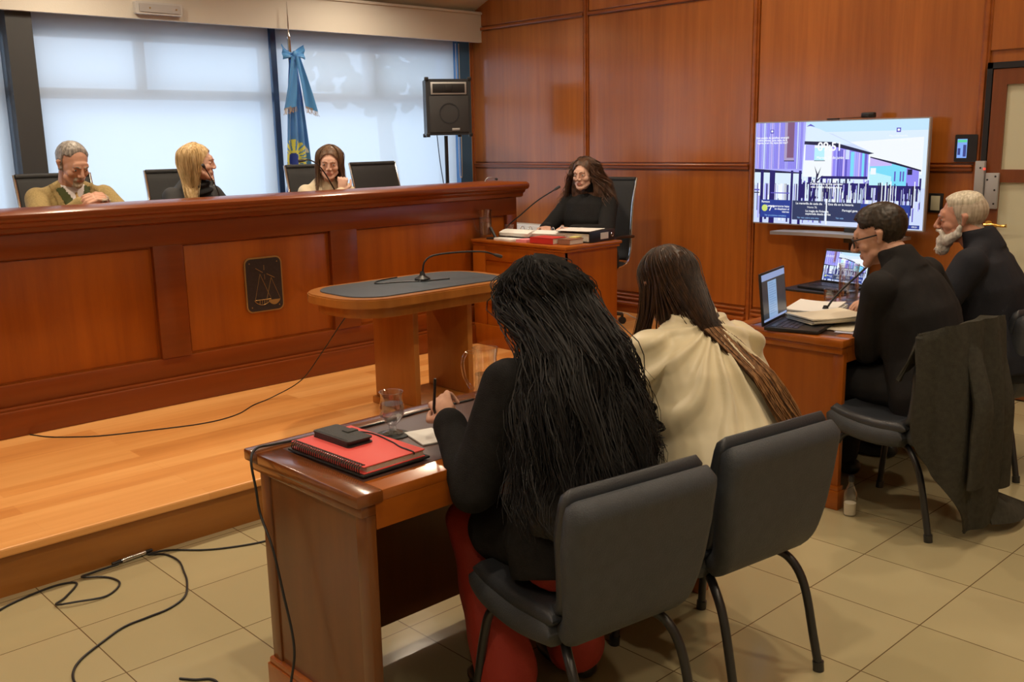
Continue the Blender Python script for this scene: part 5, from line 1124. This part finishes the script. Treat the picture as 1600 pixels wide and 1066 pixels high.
for q in (-1, 1):
    mb = MB(); mb.grid(lambda u, v: V(q*(0.012+0.085*u)+0.0, -0.055-0.028*math.sin(u*PI)*math.cos(v*PI)-0.008*math.sin(v*12), 1.935+(v-0.5)*(0.03+0.085*u)+0.02*u), 12, 12, 0.003); mb.build('bow_loop', 'ribbon_blue', t)
    mb = MB(); mb.grid(lambda u, v: V(q*(0.015+(0.095 if q > 0 else 0.065)*v)+(u-0.5)*(0.05+0.055*v), -0.085-0.012*math.sin(u*6+v*3), 1.92-(0.40 if q < 0 else 0.38)*v-0.03*u*q*v), 10, 20, 0.003); rb = mb.build('ribbon_tail', 'ribbon_blue', t)
    mb = MB()
    for k in range(22):
        u = k/21; x = q*(0.015+(0.095 if q > 0 else 0.065))+(u-0.5)*0.105; z = 1.92-(0.40 if q < 0 else 0.38)-0.03*u*q; mb.tube([(x, -0.09, z+0.012), (x+random.uniform(-0.006, 0.01), -0.092, z-0.02), (x+random.uniform(-0.012, 0.02), -0.09, z-0.038)], 0.0016, 4)
    mb.build('fringe', 'fringe', rb)
mb = MB(); mb.ell((0, -0.07, 1.935), (0.022, 0.018, 0.028)); mb.build('knot', 'ribbon_blue', t)
# ---- microphones
def gooseneck(label, pts, base=None, r=0.0042, head=0.045, group='gooseneck microphones', hr=0.0095):
    o = Vector(pts[0]); t = thing('microphone', label, 'microphone', o, 0, group); P_ = cat_rom([Vector(p)-o for p in pts], 8)
    mb = MB(); mb.tube(P_, r, 8); mb.build('gooseneck', 'cable_black' if r > 0.003 else 'dull_metal', t)
    d = (P_[-1]-P_[-3]).normalized(); mb = MB(); mb.tube([P_[-1]-d*0.004, P_[-1]+d*head*0.3, P_[-1]+d*head*0.9, P_[-1]+d*head], [r*1.3, hr, hr, hr*0.5], 12); mb.build('capsule', 'speaker_grille', t)
    if base:
        mb = MB(); mb.lathe([(0.001, 0.0), (base, 0.0), (base, 0.012), (base*0.4, 0.028), (r*2, 0.05)]); mb.tube([(0, 0, 0.02), P_[3]], r*2.2, 10); mb.build('base', 'black_plastic', t)
    return t
gooseneck('long gooseneck microphone arching over the lectern table mat', [(3.21, 4.13, 0.871), (3.215, 4.13, 0.93), (3.225, 4.12, 0.975), (3.27, 4.10, 1.003), (3.40, 4.05, 1.012), (3.53, 4.0, 1.006), (3.60, 3.98, 0.985)], 0.042, 0.005, 0.05)
gooseneck('gooseneck microphone in front of the blonde woman', [(2.85, 5.60, 1.10), (2.84, 5.61, 1.2), (2.81, 5.61, 1.34), (2.76, 5.61, 1.44), (2.735, 5.60, 1.475)], 0.045, 0.0035, 0.03)
gooseneck('gooseneck microphone in front of the woman in the cream top', [(3.70, 5.62, 1.10), (3.69, 5.62, 1.22), (3.62, 5.61, 1.35), (3.54, 5.60, 1.455), (3.47, 5.60, 1.50), (3.42, 5.60, 1.50)], 0.045, 0.0045, 0.04)
gooseneck('thin folded-down microphone at the right end of the bench', [(4.80, 5.45, 1.09), (4.82, 5.44, 1.25), (4.85, 5.43, 1.325), (4.89, 5.42, 1.335), (4.93, 5.42, 1.325)], 0.04, 0.003, 0.02)
gooseneck('long microphone slanting up toward the clerk in black', [(4.70, 5.08, 0.937), (4.70, 5.06, 1.0), (4.735, 4.95, 1.09), (4.75, 4.80, 1.19), (4.76, 4.64, 1.27)], 0.045, 0.0048, 0.05)
gooseneck('microphone slanting up to the mouth of the man with glasses', [(4.18, 2.30, 0.757), (4.19, 2.295, 0.80), (4.23, 2.26, 0.87), (4.30, 2.20, 0.955), (4.37, 2.15, 1.03)], 0.045, 0.005, 0.035)
gooseneck('gooseneck microphone on the front desk, its head showing beside the black curls', [(2.22, 2.38, 0.752), (2.22, 2.375, 0.82), (2.24, 2.36, 0.93), (2.30, 2.33, 1.00), (2.40, 2.31, 1.015), (2.49, 2.30, 1.012)], 0.045, 0.005, 0.05, hr=0.012)
mb = MB(); mb.tube(cat_rom([(3.19, 4.33, 0.8735), (3.05, 4.30, 0.8735), (2.97, 4.22, 0.8735), (3.10, 4.16, 0.8735), (3.20, 4.09, 0.8735), (3.34, 4.06, 0.8735)], 8), 0.003, 6); one(mb, 'microphone_cable', 'cable_black', 'black cable looped on the lectern table mat', 'cable')
# ---- jugs and glasses
def jug(label, loc, s=1.0, lvl=0.11, rz=0.0):
    t = thing('water_jug', label, 'jug', loc, rz, 'glass water jugs'); r = 0.048*s; h = 0.205*s
    mb = MB(); mb.lathe([(0.001, 0.004), (r*0.85, 0.0), (r*0.92, 0.02), (r, h*0.5), (r*0.95, h*0.8), (r*1.06, h), (r*1.02, h), (r*0.90, h*0.8), (r*0.94, h*0.5), (r*0.86, 0.02), (0.001, 0.014)], seg=32); mb.build('jug_body', 'glass', t)
    mb = MB(); mb.lathe([(0.001, 0.015), (r*0.84, 0.021), (r*0.92, lvl*s), (0.001, lvl*s)], seg=28); mb.build('water', 'water', t)
    mb = MB(); mb.tube(cat_rom([(r*0.93, 0, h*0.92), (r*1.5, 0, h*0.92), (r*1.85, 0, h*0.75), (r*1.7, 0, h*0.45), (r*1.25, 0, h*0.25), (r*0.97, 0, h*0.22)], 6), 0.007*s, 10); mb.build('handle', 'glass', t); return t
def tumbler(label, loc, stem=False):
    t = thing('water_glass', label, 'glass', loc, 0, 'water glasses')
    if stem: pr = [(0.001, 0.0), (0.030, 0.0), (0.031, 0.006), (0.012, 0.014), (0.011, 0.028), (0.022, 0.038), (0.036, 0.058), (0.037, 0.085), (0.031, 0.110), (0.034, 0.128), (0.036, 0.130), (0.034, 0.130), (0.029, 0.110), (0.035, 0.085), (0.034, 0.060), (0.018, 0.042), (0.001, 0.038)]; wl = [(0.001, 0.041), (0.018, 0.044), (0.033, 0.061), (0.034, 0.085), (0.032, 0.094), (0.001, 0.094)]
    else: pr = [(0.001, 0.0), (0.028, 0.0), (0.033, 0.09), (0.034, 0.091), (0.031, 0.09), (0.027, 0.008), (0.001, 0.008)]; wl = [(0.001, 0.009), (0.026, 0.009), (0.029, 0.05), (0.001, 0.05)]
    mb = MB(); mb.lathe(pr, seg=28); mb.build('bowl', 'glass', t); mb = MB(); mb.lathe(wl, seg=24); mb.build('water', 'water', t); return t
jug('glass water jug on the clerk desk beside the end of the bench', (4.56, 5.13, 0.936), 0.95, 0.11, 2.4); tumbler('small water glass on the clerk desk beside its jug', (4.66, 4.99, 0.936))
jug('glass water jug on the men\'s desk in front of the small laptop', (4.58, 2.40, 0.752), 1.0, 0.12, 0.5); tumbler('water glass on the men\'s desk left of the jug', (4.44, 2.42, 0.752)); tumbler('water glass on the men\'s desk behind the jug', (4.70, 2.44, 0.752))
jug('glass water jug on the front desk partly hidden by black curls', (2.10, 2.38, 0.751), 0.86, 0.10, 2.6)
mb = MB(); mb.lathe([(0.001, 0.0), (0.05, 0.0), (0.05, 0.003), (0.001, 0.003)], c=(1.635, 2.275, 0.751), seg=28); one(mb, 'coaster', 'slate_coaster', 'round dark coaster under the stemmed glass on the front desk', 'coaster')
tumbler('stemmed water glass on the round coaster on the front desk', (1.635, 2.275, 0.754), True)
# ---- notebook, phone wallet, papers on the front desk
nx0, nx1, ny0, ny1 = 1.352, 1.60, 2.015, 2.365
mb = MB(); mb.box(0, 0.225, 0, 0.355, 0.0, 0.007, 0.002, M=RZ(0.03, nx0-0.006, ny0-0.004, 0.7545)); one(mb, 'laptop_sleeve', 'dark_leather', 'thin dark folder lying under the red spiral notebook', 'folder')
t = thing('notebook', 'large red spiral notebook on the front desk', 'notebook', (nx0, ny0, 0.762), 0.03)
mb = MB(); mb.box(0.012, 0.202, 0.004, 0.336, 0.003, 0.018); mb.build('pages', 'paper_block', t, smooth=False)
for z in (0.0, 0.018):
    mb = MB(); mb.box(0.0, 0.205, 0.0, 0.34, z, z+0.003, 0.001); mb.build('cover', 'red_cover', t)
mb = MB()
for k in range(33): y = 0.012+k*0.0098; mb.tube([(0.004+0.013*math.cos(a*PI/5), y, 0.0105+0.0135*math.sin(a*PI/5)) for a in range(11)], 0.0017, 5)
tag(mb.build('spiral_binding', 'black_metal', t), kind='stuff')
mb = MB(); mb.tube(cat_rom([(0.165, -0.002, 0.015), (0.165, 0.004, 0.0225), (0.168, 0.06, 0.0225), (0.182, 0.12, 0.0225), (0.190, 0.24, 0.0225), (0.12, 0.32, 0.0225), (0.06, 0.341, 0.018)], 6), 0.0022, 6); mb.build('elastic_cord', 'black_plastic', t)
t = thing('phone_wallet', 'black leather phone wallet lying on the red notebook', 'phone case', (1.452, 2.262, 0.7832), 0.03)
mb = MB(); mb.prism(rrect(0.085, 0.175, 0.010), lambda x, y: V(x, y, 0.0), lambda x, y: V(x, y, 0.004)); mb.prism(rrect(0.085, 0.175, 0.010), lambda x, y: V(x, y, 0.0135), lambda x, y: V(x, y, 0.018)); mb.box(-0.0425, -0.030, -0.08, 0.08, 0.0, 0.018, 0.005); mb.build('cover', 'dark_leather', t, angle=30)
mb = MB(); mb.box(-0.034, 0.036, -0.08, 0.08, 0.004, 0.0135); mb.build('phone', 'black_plastic', t); mb = MB(); mb.box(0.010, 0.046, -0.012, 0.018, 0.017, 0.021, 0.003); mb.box(0.0425, 0.047, -0.012, 0.018, 0.004, 0.020, 0.002); mb.build('clasp', 'dark_leather', t)
def sheet(label, cx, cy, z, w_, h_, rz, m='white_paper', th=0.002, name='paper_sheet', cat='paper', curl=0.0, group=None):
    mb = MB(); M = RZ(rz, cx, cy, z); mb.grid(lambda u, v: M @ V((u-0.5)*w_, (v-0.5)*h_, th+curl*(abs(u-0.5)*2)**3), 10, 4, th); return one(mb, name, m, label, cat, group)
sheet('small white paper under the curled hand on the front desk', 1.69, 2.18, 0.752, 0.09, 0.14, -0.25, 'white_paper', 0.004); sheet('white papers between the two women on the front desk', 2.47, 2.13, 0.752, 0.28, 0.24, 0.3, 'white_paper', 0.006)
mb = MB(); mb.tube(cat_rom([(2.06, 2.40, 0.7535), (1.85, 2.41, 0.7535), (1.72, 2.40, 0.7535), (1.58, 2.40, 0.7545), (1.52, 2.415, 0.757), (1.42, 2.42, 0.7585), (1.32, 2.43, 0.7605), (1.27, 2.425, 0.762), (1.238, 2.40, 0.74), (1.236, 2.38, 0.66), (1.238, 2.37, 0.59), (1.235, 2.31, 0.51), (1.238, 2.275, 0.39), (1.236, 2.23, 0.24), (1.215, 2.23, 0.12), (1.18, 2.20, 0.01), (1.0, 2.12, 0.006)], 8), 0.0038, 8); one(mb, 'desk_cable', 'cable_black', 'black cable running over the front desk corner and down its side', 'cable')
mb = MB(); mb.tube(cat_rom([(0.002, -0.07, 0.0), (0.0, 0.0, 0.0), (0.0, 0.075, 0.0)], 4), [0.0035]*8+[0.001], 8, ) if False else None
t = thing('pen', 'black pen held upright by the woman with black curls', 'pen', (1.655, 2.10, 0.86)); mb = MB(); mb.tube([(0.035, 0.03, -0.05), (0.0, 0.0, 0.0), (-0.0, -0.01, 0.09)], [0.0035, 0.0045, 0.004], 8); mb.build('barrel', 'black_plastic', t)
mb = MB(); mb.grid(lambda u, v: V(2.30+0.16*u, 2.045+0.05*math.sin(u*PI), 0.752+0.12*v*math.sin(u*PI)**0.6), 14, 6, 0.02); one(mb, 'handbag', 'dark_leather', 'rounded black bag standing on the desk between the two women', 'bag')
# ---- papers on the men's desk
def pile(label, cx, cy, z, w_, h_, rz, n, m='cream_paper', group='papers on the desk of the two men'):
    t = thing('paper_stack', label, 'papers', (cx, cy, z), rz, group); rnd = random.Random(int(cx*1000))
    for k in range(n):
        mb = MB(); M = RZ(rnd.uniform(-0.05, 0.05), rnd.uniform(-0.008, 0.008), rnd.uniform(-0.008, 0.008), k*0.0075); mb.grid(lambda u, v: M @ V((u-0.5)*w_, (v-0.5)*h_, 0.007+0.006*(abs(v-0.5)*2)**2*(k == n-1)), 8, 8, 0.006); mb.build('sheaf', m, t)
    return t
pile('fanned cream papers lying on the laptop keyboard edge', 4.02, 2.20, 0.776, 0.20, 0.30, 1.15, 3); pile('thick stack of white files behind the fanned papers', 4.22, 2.37, 0.754, 0.31, 0.22, 0.25, 5, 'white_paper')
sheet('green folder under the white files on the desk', 4.20, 2.30, 0.7525, 0.30, 0.22, 0.1, 'green_card', 0.0015, 'card_folder', 'folder'); sheet('lilac sheet at the near edge of the men\'s desk', 3.98, 2.05, 0.7525, 0.20, 0.12, 0.25, 'lilac_paper', 0.0015)
sheet('cream sheet under the fanned papers near the desk edge', 4.02, 2.10, 0.755, 0.24, 0.12, 0.15, 'cream_paper', 0.003)
# ---- clerk's desk: binders, books, papers
CZ = 0.935
t = thing('lever_arch_binder', 'black lever arch binder with a white spine label on the clerk desk', 'binder', (4.84, 4.42, CZ+0.002), 0.12)
mb = MB(); mb.box(-0.16, 0.13, -0.13, 0.14, 0.0, 0.004); mb.box(-0.16, 0.13, -0.13, 0.14, 0.066, 0.070); mb.box(-0.16, 0.13, -0.134, -0.130, 0.0, 0.07, 0.001); mb.build('cover', 'black_plastic', t)
mb = MB(); mb.box(-0.15, 0.12, -0.12, 0.13, 0.006, 0.055); mb.build('pages', 'paper_block', t, smooth=False)
mb = MB(); mb.box(-0.04, 0.05, -0.1365, -0.134, 0.014, 0.056); mb.build('spine_label', 'label_white', t, smooth=False)
mb = MB(); mb.tube([(0.095+0.012*math.cos(a*PI/8), -0.1365, 0.035+0.012*math.sin(a*PI/8)) for a in range(17)], 0.0018, 6); mb.build('finger_ring', 'chrome', t)
def open_binder(label, cx, cy, rz, z=CZ+0.002):
    t = thing('open_binder', label, 'binder', (cx, cy, z), rz, 'open ring binders on the clerk desk')
    for q in (-1, 1):
        mb = MB(); mb.grid(lambda u, v: V(q*(0.012+0.12*u), (v-0.5)*0.26, 0.030+0.012*math.sin(u*PI)-0.008*u), 10, 3, 0.024); mb.build('page_block', 'white_paper', t)
    mb = MB(); mb.box(-0.14, 0.14, -0.14, 0.14, 0.0, 0.003); mb.build('cover', 'black_plastic', t)
    for y in (-0.035, 0.035):
        mb = MB(); mb.tube([(0.024*math.cos(a*PI/8), y, 0.036+0.042*math.sin(a*PI/8)) for a in range(9)], 0.0028, 8); mb.build('ring', 'chrome', t)
    return t
open_binder('open binder with tall chrome rings before the clerk', 4.78, 4.64, 0.25, CZ+0.002); open_binder('open binder with low chrome rings nearer the jug', 4.70, 4.86, 0.1)
def book(label, cx, cy, rz, w_, h_, th, m, z=CZ+0.001):
    t = thing('book', label, 'book', (cx, cy, z), rz, 'books at the edge of the clerk desk')
    mb = MB(); mb.box(-w_/2, w_/2, -h_/2, h_/2, 0, 0.003); mb.box(-w_/2, w_/2, -h_/2, h_/2, th-0.003, th); mb.box(-w_/2, -w_/2+0.003, -h_/2, h_/2, 0, th); mb.build('cover', m, t, smooth=False)
    mb = MB(); mb.box(-w_/2+0.003, w_/2-0.004, -h_/2+0.003, h_/2-0.003, 0.003, th-0.003); mb.build('pages', 'paper_block', t, smooth=False); return t
book('thick red book at the edge of the clerk desk', 4.55, 4.50, 0.05, 0.14, 0.20, 0.040, 'red_book'); book('brown book next to the red one at the desk corner', 4.60, 4.345, 0.05, 0.14, 0.10, 0.035, 'brown_cover')
sheet('pink slips beside the red book on the clerk desk', 4.52, 4.68, CZ+0.001, 0.10, 0.09, 0.1, 'pink_paper', 0.018, 'paper_slips', 'papers'); sheet('yellow note on top of the brown book', 4.66, 4.36, CZ+0.0365, 0.07, 0.05, 0.2, 'yellow_paper', 0.006, 'sticky_note', 'note')
sheet('white sheets spread at the edge of the clerk desk near the jug', 4.56, 4.86, CZ+0.001, 0.16, 0.20, -0.1, 'white_paper', 0.012); sheet('large white sheet lying across the black binder', 4.80, 4.45, CZ+0.0725, 0.24, 0.26, 0.3, 'white_paper', 0.0015)
t = thing('telephone_handset', 'black desk device standing near the glass on the clerk desk', 'device', (4.52, 5.0, CZ), 0.2); mb = MB(); mb.tube([(0.0, -0.02, 0.008), (0.02, 0.04, 0.075)], [0.010, 0.012], 10); mb.build('handle', 'black_plastic', t); mb = MB(); mb.box(-0.02, 0.05, -0.04, 0.05, 0.0, 0.010, 0.003); mb.build('base', 'black_plastic', t)
t = thing('wall_heater', 'low white heater on the wooden wall behind the clerk desk', 'heater', (WX-0.035, 6.32, 0.60)); mb = MB(); mb.box(-0.12, 0.0, -0.55, 0.55, 0.0, 0.27, 0.012); mb.build('housing', 'white_trim', t); mb = MB(); mb.box(-0.10, -0.02, -0.5, 0.5, 0.27, 0.275); mb.build('grille', 'label_white', t)
# ---- cables on the floors
def cable(label, pts, r=0.004, m='cable_black', n=8):
    mb = MB(); mb.tube(cat_rom(pts, n), r, 8); return one(mb, 'cable', m, label, 'cable')
c = 0.0045
cable('black cable along the foot of the platform riser with a coil on the tiles', [(0.60, 3.50, c), (0.78, 3.56, c), (0.90, 3.62, c), (1.05, 3.655, c), (1.12, 3.62, c), (1.05, 3.53, c), (1.00, 3.48, 2.2*c), (1.06, 3.44, 3*c), (1.16, 3.43, c), (1.235, 3.50, c), (1.22, 3.59, c), (1.15, 3.645, c*2.2), (1.20, 3.67, c), (1.30, 3.675, c)])
cable('black cable from the metal connector curving across the tiles toward the camera', [(1.42, 3.68, c), (1.47, 3.63, c), (1.48, 3.53, c), (1.45, 3.42, c), (1.42, 3.33, c), (1.36, 3.22, c), (1.28, 3.17, c), (1.20, 3.16, c), (1.11, 3.15, c), (1.02, 3.10, c), (0.92, 3.03, c), (0.87, 2.95, c), (0.86, 2.85, c), (0.88, 2.72, c)])
cable('black cable from the connector to the front desk across the tiles', [(1.42, 3.69, c), (1.50, 3.66, c), (1.60, 3.56, c), (1.70, 3.50, c), (1.82, 3.46, c), (1.93, 3.47, c), (2.05, 3.5, c), (2.2, 3.3, c), (2.25, 2.9, c), (2.2, 2.55, c)])
t = thing('cable_connector', 'silver cable connector lying at the foot of the platform', 'connector', (1.36, 3.685, 0.012), 0.12); mb = MB(); mb.cyl((-0.045, 0, 0), (0.0, 0, 0), 0.009); mb.cyl((0.002, 0, 0), (0.055, 0, 0), 0.0085); mb.build('barrel', 'chrome', t); mb = MB(); mb.cyl((-0.085, 0, 0), (-0.045, 0, 0), 0.006, 0.008); mb.build('strain_relief', 'black_plastic', t); mb = MB(); mb.cyl((0.055, 0, 0), (0.085, 0, 0), 0.008, 0.006); mb.build('strain_relief', 'black_plastic', t)
s_ = 0.1935
cable('thin black cable trailing over the platform from the bench to the lectern table', [(1.45, 5.13, s_), (1.50, 5.02, s_), (1.56, 4.95, s_), (1.66, 4.86, s_), (1.77, 4.80, s_), (1.90, 4.75, s_), (2.00, 4.71, s_), (2.12, 4.67, s_), (2.25, 4.66, s_), (2.38, 4.70, s_), (2.52, 4.80, s_), (2.66, 4.84, s_+0.01), (2.78, 4.72, 0.30), (2.83, 4.56, 0.48), (2.88, 4.42, 0.66), (2.93, 4.34, 0.77)], 0.003)
cable('short black cable loop at the bottom edge of the tiled floor', [(1.10, 2.70, c), (1.13, 2.66, c), (1.165, 2.63, c), (1.17, 2.59, c), (1.14, 2.54, c)])
cable('white cable lying along the skirting behind the clerk chair', [(6.02, 5.45, 0.194), (6.05, 5.30, 0.194), (6.06, 5.12, 0.194), (5.98, 4.98, 0.194), (5.90, 4.82, 0.194)], 0.004, 'cable_white')
# ---- small bottle and strap by the foot of the men's desk
t = thing('spray_bottle', 'small bottle with pale liquid standing by the foot of the men\'s desk', 'bottle', (3.735, 1.90, 0.0)); mb = MB(); mb.lathe([(0.001, 0.002), (0.026, 0.0), (0.028, 0.05), (0.028, 0.10), (0.012, 0.135), (0.010, 0.15)], seg=20); mb.build('bottle_body', 'glass', t); mb = MB(); mb.lathe([(0.001, 0.004), (0.024, 0.004), (0.025, 0.055), (0.001, 0.055)], seg=18); mb.build('liquid', 'cream_paper', t); mb = MB(); mb.cyl((0, 0, 0.15), (0, 0, 0.175), 0.012); mb.build('cap', 'black_plastic', t)
# ---- tree beyond the blinds
t = thing('tree', 'tree outside the window, a faint shadow through the blind', 'tree', (7.0, 9.6, 0.0)); mb = MB(); mb.tube([(0, 0, -0.5), (0.05, 0, 1.2), (0, 0.1, 2.4)], [0.14, 0.11, 0.06], 10); mb.build('trunk', 'bark', t)
rnd = random.Random(21); mb = MB()
for k in range(420):
    a = rnd.uniform(0, 6.28); e = rnd.uniform(-1, 1); rr = rnd.uniform(0.3, 1.0)**0.5; p = V(1.1*rr*math.cos(a)*math.sqrt(1-e*e), 0.9*rr*math.sin(a)*math.sqrt(1-e*e), 2.75+0.85*rr*e); mb.ell(p, (0.09, 0.05, 0.07), Matrix.Rotation(rnd.uniform(0, 3), 3, 'Z'), 6, 4)
mb.build('foliage', 'tree_leaf', t, fix=False)
